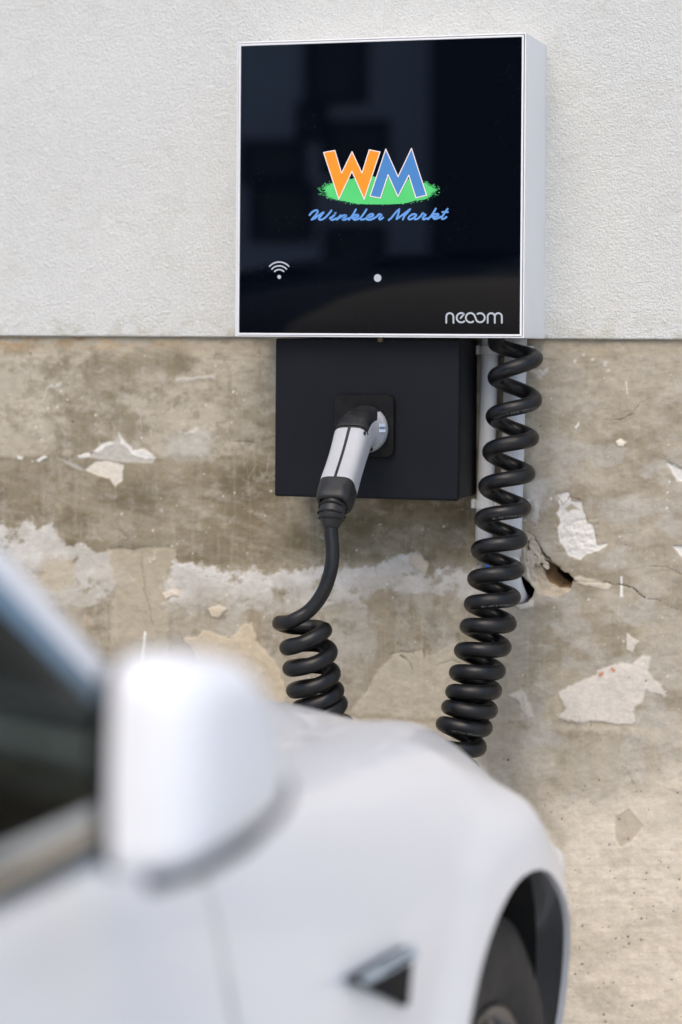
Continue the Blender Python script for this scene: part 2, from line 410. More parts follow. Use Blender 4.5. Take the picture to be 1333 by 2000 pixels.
# lime white bands
patch([(-200, 1030), (60, 1024), (112, 1018), (120, 1050), (150, 1062), (215, 1072), (222, 1100), (260, 1130), (210, 1165), (140, 1190), (60, 1215), (-200, 1230)], (212, 209, 202), 0.0008, 3, 0.82, 1.2, 0.7, (1080, 1260))
patch([(90, 1090), (140, 1090), (150, 1140), (110, 1160), (75, 1140)], (187, 175, 152), 0, 10, 0.8)
patch([(205, 1068), (345, 1070), (350, 1095), (330, 1140), (330, 1330), (210, 1330), (225, 1140)], (180, 169, 148), -0.0012, 3, 0.75)
patch([(350, 1092), (420, 1100), (470, 1108), (560, 1112), (640, 1110), (640, 1190), (560, 1205), (500, 1200), (420, 1205), (330, 1190), (318, 1150)], (212, 209, 203), 0.001, 4, 0.88, 1.3, 0.7, (1130, 1235))
patch([(640, 1112), (700, 1112), (738, 1108), (775, 1088), (815, 1082), (835, 1112), (900, 1112), (960, 1108), (1000, 1110), (1000, 1170), (950, 1165), (820, 1165), (760, 1150), (690, 1180), (640, 1190)], (210, 207, 201), 0.001, 4, 0.85, 1.3, 0.7, (1120, 1215))
patch([(801, 1080), (822, 1078), (836, 1100), (832, 1120), (815, 1116), (800, 1098)], (199, 188, 170), 0.002, 1.5)
patch([(410, 1188), (428, 1182), (442, 1190), (436, 1204), (415, 1205)], (205, 192, 170), 0.0015, 1.5)
patch([(318, 1160), (345, 1152), (352, 1165), (325, 1174)], (212, 200, 182), 0.0015, 1.5)
# beige skim coats, lower left
patch([(362, 1242), (400, 1236), (450, 1245), (470, 1222), (496, 1216), (505, 1250), (530, 1290), (555, 1330), (560, 1372), (480, 1372), (420, 1340), (380, 1290)], (202, 187, 161), 0.0012, 2, 0.85)
patch([(740, 1310), (770, 1275), (825, 1272), (832, 1286), (878, 1262), (905, 1255), (905, 1440), (640, 1440), (700, 1370)], (203, 193, 172), 0.001, 3, 0.6)
patch([(0, 1376), (560, 1384), (1040, 1415), (1040, 1424), (560, 1396), (0, 1390)], (150, 138, 113), 0, 5, 0.55)
# small chips on the left seam
patch([(168, 916), (185, 900), (210, 897), (243, 908), (238, 938), (226, 952), (216, 935), (195, 930)], (221, 213, 198), -0.0015, 2.2, 0.9, 0.6)
patch([(175, 893), (195, 866), (220, 860), (232, 852), (260, 878), (306, 894), (300, 904), (240, 902)], (186, 182, 172), -0.0005, 3, 0.9, 0.6)
patch([(232, 843), (246, 862), (262, 878), (285, 876), (306, 894), (284, 898), (258, 886), (238, 868)], (226, 223, 216), 0.0012, 2.2, 0.85, 0.6)
patch([(180, 880), (215, 862), (222, 866), (190, 884)], (222, 219, 211), 0.0012, 2.2, 0.85, 0.6)
patch([(152, 890), (176, 884), (178, 894), (156, 897)], (219, 215, 206), 0.0012, 1.2, 1, 0.4)
patch([(70, 900), (88, 890), (92, 894), (76, 904)], (220, 217, 209), 0.0012, 1.2, 1, 0.3)
patch([(36, 890), (46, 893), (44, 899), (36, 896)], (220, 217, 209), 0.001, 1.2, 1, 0.3)
patch([(110, 890), (150, 905), (170, 922), (150, 915)], (176, 172, 164), -0.0005, 2, 0.8, 0.5)
patch([(330, 850), (410, 840), (415, 890), (370, 896), (320, 890)], (190, 186, 176), 0, 14, 0.7)
for (a, b) in (((362, 845), (384, 838)), ((290, 840), (296, 850)), ((345, 740), (420, 735)), ((90, 760), (115, 752))):
    patch([(a[0], a[1]), (b[0], b[1] - 4), (b[0], b[1] + 5), (a[0], a[1] + 5)], (205, 201, 191), 0.0006, 3, 0.7)
# white run and scratch
patch([(281, 1232), (285, 1236), (280, 1302), (273, 1300)], (228, 226, 220), 0.0006, 1.2, 1, 0.2)
patch([(1212, 1126), (1216, 1126), (1217, 1166), (1211, 1166)], (226, 224, 218), 0.0006, 1.2, 1, 0.2)
patch([(1222, 744), (1225, 744), (1227, 770), (1224, 770)], (212, 207, 196), 0, 1, 0.8, 0.2)
# right: white repair patch with rough surface
patch([(1084, 965), (1112, 962), (1116, 978), (1135, 980), (1142, 1000), (1146, 1018), (1158, 1022), (1164, 1040), (1166, 1064), (1190, 1062), (1170, 1076), (1145, 1080), (1134, 1094), (1110, 1084), (1094, 1056), (1090, 1030), (1096, 1018), (1088, 1000), (1095, 985)], (221, 218, 212), -0.0014, 1.3, 1, 0.5)
patch([(1104, 994), (1116, 984), (1136, 997), (1120, 995), (1110, 1000)], (170, 160, 140), 0, 1.2, 0.9, 0.3)
rg = (PX > 1085) & (PX < 1170) & (PY > 1015) & (PY < 1080)
hgt[rg] += (fbm(PX[rg] / 11, PY[rg] / 7, 70, 5, 0.65) - 0.5) * 0.005
patch([(1304, 902), (1318, 905), (1333, 918), (1345, 940), (1322, 938), (1310, 920)], (214, 211, 205), -0.002, 1.2, 1, 0.7)
patch([(1314, 1066), (1340, 1070), (1345, 1098), (1328, 1086)], (221, 218, 212), -0.002, 1.2, 1, 0.6)
patch([(1203, 862), (1212, 856), (1224, 864), (1218, 873), (1206, 870)], (224, 216, 200), 0.0015, 1, 1, 0.3)
patch([(1122, 836), (1130, 824), (1131, 830), (1126, 840)], (224, 220, 210), 0.001, 1, 1, 0.2)
for (x_, y_) in ((1042, 728), (1050, 724), (1056, 730), (1047, 735), (1062, 725), (1038, 722), (1054, 737), (1140, 692), (1158, 706), (1183, 710), (1120, 705), (1190, 722)):
    r_ = random.uniform(3, 6)
    patch([(x_ - r_, y_ - r_ * .7), (x_ + r_, y_ - r_), (x_ + r_, y_ + r_), (x_ - r_ * .6, y_ + r_)], (205, 201, 192), 0.0006, 2, 0.75)
patch([(1030, 940), (1060, 935), (1066, 960), (1050, 985), (1034, 975)], (199, 196, 190), 0, 8, 0.7)
patch([(1040, 980), (1050, 985), (1055, 1005), (1048, 1025), (1042, 1010)], (205, 203, 198), 0, 4, 0.7)
# right: lower pinkish skim patch
patch([(1092, 1350), (1125, 1332), (1160, 1320), (1190, 1300), (1215, 1294), (1235, 1297), (1252, 1282), (1270, 1284), (1268, 1310), (1285, 1335), (1300, 1362), (1280, 1356), (1262, 1345), (1258, 1370), (1242, 1380), (1240, 1410), (1225, 1420), (1180, 1412), (1120, 1410), (1092, 1404), (1105, 1385)], (214, 207, 197), 0.0014, 3.0, 0.85, 0.9)
patch([(1062, 1390), (1075, 1362), (1095, 1352), (1102, 1372), (1092, 1408), (1070, 1408)], (181, 170, 147), 0, 2, 0.8, 0.6)
patch([(1224, 1236), (1240, 1246), (1250, 1252), (1240, 1262), (1234, 1276), (1224, 1268)], (208, 201, 188), 0.001, 1.3, 0.95, 0.4)
patch([(1060, 1412), (1333, 1424), (1500, 1430), (1500, 1450), (1333, 1440), (1060, 1424)], (196, 186, 168), 0, 5, 0.5)
patch([(1120, 1450), (1200, 1448), (1215, 1520), (1190, 1570), (1130, 1560), (1105, 1520)], (172, 164, 148), 0, 9, 0.7)
patch([(960, 1420), (1010, 1412), (1015, 1440), (1000, 1480), (1080, 1600), (1110, 1640), (1095, 1660), (1020, 1560), (950, 1480)], (168, 158, 140), 0, 16, 0.75)
patch([(1203, 1596), (1230, 1580), (1256, 1612), (1228, 1646), (1212, 1656), (1202, 1640)], (184, 173, 154), -0.0008, 1.5, 0.9, 0.5)
patch([(990, 1355), (1020, 1345), (1030, 1360), (1045, 1400), (1030, 1402), (1015, 1370)], (208, 200, 186), 0.001, 3, 0.7, 0.6)
patch([(960, 1360), (1005, 1362), (1020, 1390), (990, 1400), (965, 1392)], (160, 151, 134), 0, 4, 0.7, 0.6)
for (x_, y_) in ((1196, 1307), (1200, 1310), (1172, 1319), (1176, 1316)):
    patch([(x_ - 3, y_ - 4), (x_ + 3, y_ - 3), (x_ + 2, y_ + 4), (x_ - 3, y_ + 3)], (186, 112, 62), 0, 2.0, 0.75, 0.3)
# pits, specks
rs = np.random.RandomState(4)
def dots(n, x0, x1, y0, y1, r0, r1, c, h, amt=0.9):
    global col, hgt
    for _ in range(n):
        x_, y_ = rs.uniform(x0, x1), rs.uniform(y0, y1); r_ = r0 + (r1 - r0) * rs.rand() ** 3
        i0, i1 = np.searchsorted(xs, on_y(x_ - 9, y_, 0).x), np.searchsorted(xs, on_y(x_ + 9, y_, 0).x)
        j0, j1 = np.searchsorted(zs, on_y(x_, y_ + 9, 0).z), np.searchsorted(zs, on_y(x_, y_ - 9, 0).z)
        sl = (slice(j0, j1), slice(i0, i1))
        d = np.hypot(PX[sl] - x_, (PY[sl] - y_)) + (n3[sl] - 0.5) * 2
        m = (1 - sstep(r_ * 0.5, r_ + 1.2, d)) * amt
        col[sl] = col[sl] * (1 - m[..., None]) + lin(c) * m[..., None]; hgt[sl] += h * m
dots(150, 1040, 1380, 1500, 2050, 0.2, 2.3, (104, 88, 66), -0.001, 0.8)
dots(60, 0, 1380, 690, 1500, 0.4, 2.2, (92, 80, 62), -0.0008)
dots(260, 0, 1380, 680, 1400, 0.2, 2.6, (222, 218, 208), 0.0006, 0.8)
dots(60, 1040, 1380, 1420, 2050, 0.5, 3.0, (170, 148, 112), 0.0, 0.6)
# fine scratches
for _ in range(70):
    x_, y_ = rs.uniform(0, 1360), rs.uniform(690, 1420); L_ = rs.uniform(8, 45); an_ = rs.normal(1.45, 0.5); x2_, y2_ = x_ + L_ * math.cos(an_), y_ + L_ * math.sin(an_)
    reg = (PX > min(x_, x2_) - 6) & (PX < max(x_, x2_) + 6) & (PY > y_ - 8) & (PY < max(y_, y2_) + 8)
    d = seg_dist(PX[reg] + wx[reg] * 0.1, PY[reg] + wy[reg] * 0.1, [(x_, y_), (x2_, y2_)], False)
    m = (1 - sstep(0.3, 1.5, d)) * rs.uniform(0.08, 0.35); cc = lin((214, 208, 196) if rs.rand() < 0.75 else (112, 100, 78))
    col[reg] = col[reg] * (1 - m[:, None]) + cc * m[:, None]
# cracks
def crack(pts, w=1.2, c=(74, 63, 48), h=-0.002, amt=0.9):
    global col, hgt
    pts = [tuple(p) for p in pts]
    x0, x1 = min(p[0] for p in pts) - 25, max(p[0] for p in pts) + 25; y0, y1 = min(p[1] for p in pts) - 25, max(p[1] for p in pts) + 25
    reg = (PX > x0) & (PX < x1) & (PY > y0) & (PY < y1)
    d = seg_dist(PX[reg] + wx[reg] * 0.35, PY[reg] + wy[reg] * 0.35, pts, False)
    wd = w * (0.1 + 1.1 * fbm(PX[reg] / 18, PY[reg] / 18, 80, 3)); amt = amt * (0.45 + 0.55 * sstep(0.4, 0.55, fbm(PX[reg] / 30, PY[reg] / 30, 81, 3)))
    m = (1 - sstep(wd * 0.5, wd + 1.0, d)) * amt
    col[reg] = col[reg] * (1 - m[:, None]) + lin(c) * m[:, None]; hgt[reg] += h * m
crack([(1120, 1134), (1160, 1136), (1190, 1140), (1236, 1150), (1262, 1164)], 1.6)
crack([(1262, 1164), (1300, 1180), (1340, 1195)], 0.7, amt=0.5)
crack([(1180, 820), (1210, 818), (1238, 810)], 1.0, amt=0.7)
crack([(1238, 810), (1250, 786), (1280, 775), (1310, 776), (1350, 782)], 0.5, amt=0.4)
crack([(1262, 1108), (1300, 1108), (1318, 1112), (1345, 1128)], 1.5)
crack([(1290, 878), (1303, 898), (1320, 912), (1345, 916)], 0.8, amt=0.6)
crack([(760, 1278), (790, 1272), (826, 1270), (830, 1284)], 1.6, (110, 102, 76))
crack([(783, 1280), (800, 1292), (808, 1306)], 1.4, (120, 112, 84))
crack([(850, 1300), (880, 1290), (905, 1296)], 1.0, (120, 112, 84), amt=0.6)
crack([(275, 1080), (278, 1130), (290, 1180), (300, 1220)], 1.5, (140, 128, 104), amt=0.5)
crack([(450, 860), (500, 866), (540, 880)], 1.0, (110, 100, 78), amt=0.6)
crack([(1215, 1500), (1235, 1515), (1238, 1530)], 1.5, (120, 112, 90), amt=0.6)
crack([(1084, 965), (1100, 985), (1112, 972), (1138, 978)], 1.0, (120, 108, 86), amt=0.7)
crack([(1020, 1340), (1030, 1410), (990, 1412)], 0.9, (130, 120, 98), amt=0.5)
# the broken-out cavity beside the conduit and the cored hole
def cavity(pts, depth, c, soft, warp=0.6):
    global col, hgt
    x0, x1 = min(p[0] for p in pts) - 30, max(p[0] for p in pts) + 30; y0, y1 = min(p[1] for p in pts) - 30, max(p[1] for p in pts) + 30
    reg = (PX > x0) & (PX < x1) & (PY > y0) & (PY < y1)
    d = seg_dist(PX[reg] + wx[reg] * 0.4 * warp, PY[reg] + wy[reg] * 0.4 * warp, pts)
    m = 1 - sstep(-soft, 1.0, d)
    cm = 1 - sstep(-1.0, 1.5, d)
    b = lin(c) * (1 + (n3[reg] - 0.5) * 0.5)[:, None]
    col[reg] = col[reg] * (1 - cm[:, None]) + b * cm[:, None]
    hgt[reg] += -depth * m + (fbm(PX[reg] / 8, PY[reg] / 8, 90, 3) - 0.5) * 0.006 * cm
cavity([(1028, 1040), (1040, 1040), (1052, 1062), (1072, 1090), (1092, 1108), (1120, 1128), (1116, 1150), (1090, 1168), (1050, 1160), (1038, 1140), (1030, 1110), (1024, 1070)], 0.010, (196, 184, 162), 8)
cavity([(1050, 1098), (1066, 1096), (1090, 1108), (1121, 1130), (1112, 1148), (1090, 1150), (1070, 1138)], 0.016, (126, 100, 72), 10)
cavity([(1078, 1102), (1092, 1110), (1121, 1131), (1112, 1142), (1096, 1134), (1082, 1120)], 0.030, (64, 46, 30), 8)
crack([(1032, 1040), (1044, 1052), (1060, 1080), (1080, 1102), (1094, 1110)], 2.4, (58, 46, 32), -0.006)
crack([(1030, 1068), (1040, 1086), (1062, 1100), (1078, 1106)], 2.0, (70, 56, 40), -0.005)
patch([(1118, 1128), (1135, 1124), (1160, 1132), (1196, 1144), (1190, 1152), (1160, 1146), (1128, 1138)], (206, 196, 178), 0.001, 2, 0.8, 0.6)
hole = [(1008, 1120), (1024, 1130), (1034, 1140), (1043, 1152), (1040, 1166), (1028, 1176), (1012, 1180), (998, 1172), (994, 1140)]
cavity(hole, 0.075, (30, 25, 20), 4, 0.2)
patch([(1000, 1178), (1030, 1176), (1044, 1172), (1043, 1186), (1015, 1190)], (214, 206, 192), 0.002, 2, 0.9, 0.5)
col = np.clip(col, 0.004, 0.86)
concrete = grid_object('concrete_base', X, Z, -hgt, col, M['concrete'], wall)
concrete['label'] = 'bare stained concrete with peeled plaster patches and cracks'

# ---- stucco layer above, 7 mm proud with a ragged lower edge
zs2 = axis_coords(Z_SPLIT, 6.5, Z_SPLIT, 1.80, 0.0015)
X2, Z2 = np.meshgrid(axis_coords(-9, 8, XA, XB, 0.0015), zs2)
P2x, P2y = X2 / 0.0007, Z2 / 0.0007
g1 = fbm(P2x / 6.0, P2y / 5.0, 101, 2, 0.6); g2 = fbm(P2x / 22, P2y / 16, 102, 3); g3 = fbm(P2x / 3.4, P2y / 3.0, 103, 2)
ridge = 1 - np.abs(2 * g1 - 1) * 1.7
h2 = 0.0068 + 0.0003 * np.clip(ridge, -0.2, 1) + 0.0008 * (g3 - 0.5) + 0.0006 * (g2 - 0.5)
c2 = np.zeros(X2.shape + (3,)); big = fbm(P2x / 420, P2y / 300, 104, 5)
c2[:] = np.array((0.808, 0.808, 0.765)); c2 *= (1 + (big - 0.5) * 0.10 + (g2 - 0.5) * 0.04)[..., None]
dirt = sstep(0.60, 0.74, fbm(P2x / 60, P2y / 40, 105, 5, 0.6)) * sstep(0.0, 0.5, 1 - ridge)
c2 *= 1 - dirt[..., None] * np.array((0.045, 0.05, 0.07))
low = (1 - sstep(0, 0.05, Z2 - Z_SPLIT)) * sstep(0.45, 0.68, fbm(P2x / 30, P2y / 18, 106, 5))
c2 *= 1 - low[..., None] * np.array((0.14, 0.155, 0.22))
Z2[0, :] += (fbm(X2[0] / 0.016, X2[0] * 0, 107, 4) - 0.5) * 0.008; Z2[1, :] = np.maximum(Z2[1, :], Z2[0, :] + 0.0004)
Z2[2, :] = np.maximum(Z2[2, :], Z2[1, :] + 0.0004); Z2[3, :] = np.maximum(Z2[3, :], Z2[2, :] + 0.0004)
for q in range(4, 12): Z2[q, :] = np.maximum(Z2[q, :], Z2[q - 1, :] + 0.0004)
h2[0, :] = 0.0005; h2[1, :] = np.minimum(h2[1, :], 0.0055)
Z2[0, :] += 0.0022                       # the edge turns back to the concrete
c2[0, :] *= 0.35; c2[1, :] *= 0.8  # edge rows darkened, painting the shadow line under the stucco
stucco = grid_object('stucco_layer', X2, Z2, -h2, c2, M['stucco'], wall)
stucco['label'] = 'white rough-textured stucco ending in a ragged edge above the concrete'
# loose plaster lumps at the break
for k, (x_, y_, a_, b_, rot) in enumerate(((1036, 1048, 12, 9, 20), (1042, 1066, 13, 8, 50), (1050, 1078, 12, 7, 60), (1034, 1084, 9, 12, 10), (1046, 1094, 10, 7, 40), (1036, 1104, 9, 11, 0), (1058, 1094, 9, 6, 45), (1066, 1104, 8, 6, 50), (1036, 1122, 8, 9, 15))):
    p = on_y(x_, y_, 0.0); bm = bmesh.new()
    bmesh.ops.create_icosphere(bm, subdivisions=2, radius=1.0)
    for v in bm.verts:
        s_ = 1 + random.uniform(-0.22, 0.22) + 0.3 * math.sin(3 * v.co.x + k) * math.cos(4 * v.co.z + 2 * k)
        q = Vector((v.co.x * a_ * 1.15, max(-0.55, v.co.y) * 7, v.co.z * b_ * 1.1)) * s_ * 0.00070
        q.rotate(Matrix.Rotation(R(rot), 3, 'Y')); v.co = p + q + Vector((0, 0.004, 0))
    from_bm('plaster_chunk', bm, M['chunk'], wall, False)

# ------------------------------------------------------------------ wall charger
BX0, BW, BD, BZ0, BH = -1.1177, 0.4209, 0.1413, ZC + 0.0186, 0.42
BX1, BZ1 = BX0 + BW, BZ0 + BH
YF = -BD
charger = empty('wall_charger', (BX0 + BW / 2, 0, BZ0))
tag(charger, 'square white wall charger with black glass front and WM logo', 'charger')
def frame_ring(name, x0, x1, z0, z1, w, y0, y1, material, parent, bevel=0.0006):
    bm = bmesh.new()
    o = [(x0, z0), (x1, z0), (x1, z1), (x0, z1)]; i_ = [(x0 + w, z0 + w), (x1 - w, z0 + w), (x1 - w, z1 - w), (x0 + w, z1 - w)]
    vs = {}
    for nm, loop in (('o', o), ('i', i_)):
        for yy in (y0, y1):
            vs[nm, yy] = [bm.verts.new((a, yy, b)) for a, b in loop]
    for k in range(4):
        j = (k + 1) % 4
        for yy in (y0, y1): bm.faces.new((vs['o', yy][k], vs['o', yy][j], vs['i', yy][j], vs['i', yy][k]))
        bm.faces.new((vs['o', y0][k], vs['o', y0][j], vs['o', y1][j], vs['o', y1][k]))
        bm.faces.new((vs['i', y0][k], vs['i', y0][j], vs['i', y1][j], vs['i', y1][k]))
    bmesh.ops.recalc_face_normals(bm, faces=bm.faces)
    bmesh.ops.bevel(bm, geom=[e for e in bm.edges if e.calc_face_angle(0) > 0.5], offset=bevel, segments=2, affect='EDGES', profile=0.5)
    ob = from_bm(name, bm, material, parent, True); w_ = ob.modifiers.new('normals', 'WEIGHTED_NORMAL'); w_.keep_sharp = False; w_.weight = 100; return ob
frame_ring('housing', BX0, BX1, BZ0, BZ1, 0.0022, YF + 0.0012, -0.002, M['white_metal'], charger, 0.0009)
box('back_plate', (BX0 + 0.003, -0.012, BZ0 + 0.003), (BX1 - 0.003, -0.008, BZ1 - 0.003), M['white_metal'], charger)
box('underside_plate', (BX0 + 0.003, YF + 0.02, BZ0 + 0.0025), (BX1 - 0.003, -0.013, BZ0 + 0.006), M['white_metal'], charger)
frame_ring('front_frame', BX0 + 0.0031, BX1 - 0.0031, BZ0 + 0.0024, BZ1 - 0.0031, 0.0028, YF, YF + 0.012, M['white_metal'], charger, 0.0007)
YG = YF + 0.0016
glass = box('glass_panel', (BX0 + 0.0061, YG, BZ0 + 0.0054), (BX1 - 0.0061, YG + 0.005, BZ1 - 0.0061), M['black_glass'], charger)
glass['label'] = 'glossy black glass front'
# cam lock under the front edge
tube('lock', [Vector((on_y(743, 664, YF + 0.012).x, YF + 0.014, BZ0 + 0.004)), Vector((on_y(743, 664, YF + 0.012).x, YF + 0.014, BZ0 - 0.007))], 0.0045, M['brass'], charger)

# ---- printing on the glass
_lay = [0]
def flat(name, pts2, material, parent, y):
    """filled polygon in the glass plane (pts are (x,z))"""
    v3 = [Vector((a, 0, b)) for a, b in pts2]
    tri = geometry.tessellate_polygon([[Vector((a, b, 0)) for a, b in pts2]])
    vs = [(a, y, b) for a, b in pts2]
    return mesh(name, vs, [tuple(t) for t in tri], material, parent)
def stroke_geo(pts, w, y, vs, fs, taper=False):
    n = len(pts); base = len(vs); P = [Vector(p) for p in pts]
    def add(a): vs.append((a[0], y, a[1])); return len(vs) - 1
    L, Rr = [], []
    for i in range(n):
        t = (P[min(i + 1, n - 1)] - P[max(i - 1, 0)]); t = t.normalized() if t.length else Vector((1, 0))
        nn = Vector((-t.y, t.x)); L.append(add(P[i] + nn * w / 2)); Rr.append(add(P[i] - nn * w / 2))
    for i in range(n - 1): fs.append((Rr[i], Rr[i + 1], L[i + 1], L[i]))
    for (i, sgn) in ((0, -1), (n - 1, 1)):
        t = (P[1] - P[0]) if i == 0 else (P[-1] - P[-2]); t = t.normalized() * sgn; nn = Vector((-t.y, t.x))
        c = add(P[i]); ring = [add(P[i] + nn * (w / 2 * math.cos(a)) + t * (w / 2 * math.sin(a))) for a in [math.pi * k / 6 for k in range(7)]]
        for k in range(6): fs.append((c, ring[k + 1], ring[k]) if True else 0)
def g(px, py):
    p = on_y(px, py, YG - 0.0003); return (p.x, p.z)
PXM = 0.42 / 585
def strokes(name, lists, wpx, material, parent, y0, smooth=6):
    vs, fs = [], []; k = 0
    for pl in lists:
        pp = [g(*p) for p in pl]
        if smooth and len(pp) > 2: pp = [(q.x, q.y) for q in catmull(pp, smooth)]
        stroke_geo(pp, wpx * PXM, y0 - 0.00004 * k, vs, fs); k += 1
    return mesh(name, vs, fs, material, parent)
logo = empty('logo', (0, 0, 0)); logo.parent = charger; logo.location = -charger.location
# green brushed oval
def c3(a, b): return (620 + a / 5.554, 280 + b / 5.554)
rng = random.Random(5)
blob = []
N_ = 420
for k in range(N_):
    a = 2 * math.pi * k / N_; side = abs(math.cos(a)) ** 1.5
    rr = 1 + (rng.random() - 0.5) * (0.03 + 0.09 * side) + 0.015 * math.sin(9 * a)
    x_ = 672 + 605 * math.cos(a) * rr; y_ = 514 - 150 * math.sin(a) * rr
    blob.append(g(*c3(x_, y_)))
flat('brushed_oval', blob, M['green'], logo, YG - 0.0002)
vs, fs = [], []
for k in range(190):
    a = rng.random() * 2 * math.pi
    if abs(math.cos(a)) < 0.45 and rng.random() < 0.6: continue
    rr = 1.0 + rng.random() ** 2 * (0.04 + 0.06 * abs(math.cos(a)))
    x_, y_ = c3(672 + 612 * math.cos(a) * rr, 514 - 154 * math.sin(a) * rr)
    p = g(x_, y_); s_ = rng.uniform(0.4, 1.3) * PXM
    b0 = len(vs); vs += [(p[0] - s_ * 1.6, YG - 0.00022, p[1] - s_ * .3), (p[0] + s_, YG - 0.00022, p[1] - s_ * .6), (p[0] + s_ * 1.5, YG - 0.00022, p[1] + s_ * .5), (p[0] - s_ * .4, YG - 0.00022, p[1] + s_ * .7)]
    fs.append((b0, b0 + 1, b0 + 2, b0 + 3))
o = mesh('brush_flecks', vs, fs, M['green'], logo); o['kind'] = 'stuff'
WP = [(70, 100), (192, 76), (265, 322), (378, 90), (486, 322), (565, 70), (682, 93), (510, 606), (377, 303), (235, 606)]
MP = [(575, 572), (745, 62), (878, 362), (1024, 55), (1187, 562), (1072, 590), (995, 345), (877, 576), (770, 340), (687, 594)]
for nm, PP, mm, off in (('letter_w', WP, 'orange', 0.0004), ('letter_m', MP, 'blue', 0.0007)):
    pp = [c3(*p) for p in PP]
    lt = flat(nm, [g(*p) for p in pp], M[mm], logo, YG - off)
    vs, fs = [], []
    for k in range(len(pp)):
        a, b = pp[k], pp[(k + 1) % len(pp)]
        stroke_geo([g(*a), g(*b)], 1.75 * PXM, YG - off - 0.0001 - 0.00001 * k, vs, fs)
    ol = mesh('outline', vs, fs, M['outline'], lt); ol.location = (0, 0, 0)
def w1(pts): return [(600 + a / 9.521, 395 + b / 9.521) for a, b in pts]
def w2(pts): return w1([(a + 1333, b) for a, b in pts])
SC = [w1(p) for p in (
    [(50, 238), (95, 185), (160, 150), (200, 162), (180, 215), (88, 322)], [(88, 322), (140, 300), (215, 245), (310, 188)],
    [(310, 188), (265, 245), (222, 305), (258, 325), (330, 292), (400, 222), (455, 155)],
    [(428, 298), (510, 240)], [(510, 240), (462, 290), (448, 318), (482, 326), (545, 298)], [(526, 203), (534, 202)],
    [(545, 318), (585, 285), (630, 243)], [(560, 322), (640, 265), (700, 242), (732, 252), (690, 292), (662, 318), (700, 325), (775, 298)],
    [(782, 325), (850, 240), (912, 135)], [(820, 292), (880, 242), (945, 234), (958, 258), (905, 283), (850, 290)], [(850, 290), (880, 324), (940, 316), (1005, 288)],
    [(1110, 135), (1060, 212), (1002, 290), (1012, 322), (1080, 310), (1145, 280)],
    [(1140, 282), (1218, 260), (1236, 228), (1192, 220), (1130, 260), (1112, 305), (1152, 326), (1225, 308), (1305, 262), (1345, 222)])]
SC += [w2(p) for p in (
    [(-10, 236), (12, 222), (58, 236), (30, 270), (10, 300), (32, 320), (85, 285)],
    [(190, 330), (240, 290), (320, 190), (385, 130)], [(385, 130), (372, 205), (335, 312)], [(335, 312), (400, 268), (520, 182), (588, 130)], [(588, 130), (540, 190), (480, 260), (455, 320)],
    [(704, 236), (655, 220), (592, 250), (556, 295), (582, 320), (640, 298), (704, 238)], [(704, 238), (670, 290), (684, 318), (740, 298), (800, 240)],
    [(800, 240), (822, 205), (848, 224), (878, 234)], [(878, 234), (842, 270), (822, 300), (842, 318), (905, 298)],
    [(922, 315), (990, 240), (1066, 120)], [(980, 268), (1040, 226), (1102, 218), (1112, 244), (1060, 268), (1010, 276)], [(1010, 276), (1042, 310), (1100, 298), (1162, 268)],
    [(1285, 125), (1230, 200), (1180, 278), (1182, 308), (1222, 304), (1262, 275)], [(1190, 183), (1290, 183)])]
strokes('script_lettering', SC, 3.9, M['script_blue'], logo, YG - 0.0003)
def arc(cx, cy, r, a0, a1, n=20): return [(cx + r * math.cos(R(a0 + (a1 - a0) * k / n)), cy - r * math.sin(R(a0 + (a1 - a0) * k / n))) for k in range(n + 1)]
def nb(pts): return [(860 + a / 10.25, 600 + b / 10.25) for a, b in pts]
NEOOM = [[(124, 312), (124, 195)] + arc(195, 190, 71, 180, 0) + [(267, 195), (267, 312)],
         arc(425, 210, 93, -50, -305, 30) + [(485, 128), (412, 218)],
         arc(608, 210, 93, -52, -345, 30) + [(705, 200), (716, 232)] + arc(803, 210, 91, 195, 487, 30),
         [(953, 312), (953, 195)] + arc(1024, 190, 71, 180, 0) + [(1095, 195), (1095, 312)],
         arc(1166, 190, 71, 180, 0) + [(1237, 195), (1237, 312)]]
strokes('maker_lettering', [nb(p) for p in NEOOM], 3.4, M['print_white'], charger, YG - 0.0002, smooth=0)
def wf(pts): return [(500 + a / 2.298, 480 + b / 2.298) for a, b in pts]
WIFI = [wf(arc(105, 131, 58, 138, 42)), wf(arc(105, 134, 44, 138, 42)), wf(arc(105, 136, 29, 135, 45))]
sg = strokes('signal_symbol', WIFI, 2.8, M['print_white'], charger, YG - 0.0002, smooth=0)
def disc(name, px, py, rpx, material, parent, y):
    c = g(px, py); return flat(name, [(c[0] + rpx * PXM * math.cos(2 * math.pi * k / 32), c[1] + rpx * PXM * math.sin(2 * math.pi * k / 32)) for k in range(32)], material, parent, y)
sd = disc('symbol_dot', 545.8, 540.8, 3.9, M['print_white'], sg, YG - 0.0002); sd.location = (0, 0, 0)
disc('status_dot', 738, 543, 7.6, M['print_white'], charger, YG - 0.0002)

# ------------------------------------------------------------------ black socket box under the charger
SY = -0.118
sx0, sx1 = on_y(537, 820, SY).x, on_y(896.5, 820, SY).x
sz0 = on_y(716, 974, SY).z; sz1 = BZ0 + 0.030
sbox = empty('socket_box', ((sx0 + sx1) / 2, 0, sz0))
tag(sbox, 'charcoal metal socket box mounted below the white wall charger', 'socket box')
box('body', (sx0 + 0.003, SY + 0.010, sz0 + 0.002), (sx1 - 0.001, -0.006, sz1 - 0.032), M['black_box'], sbox, 0.003)
box('front_cover', (sx0, SY, sz0), (sx1, SY + 0.009, sz1 - 0.032), M['black_box'], sbox, 0.0035, 3)
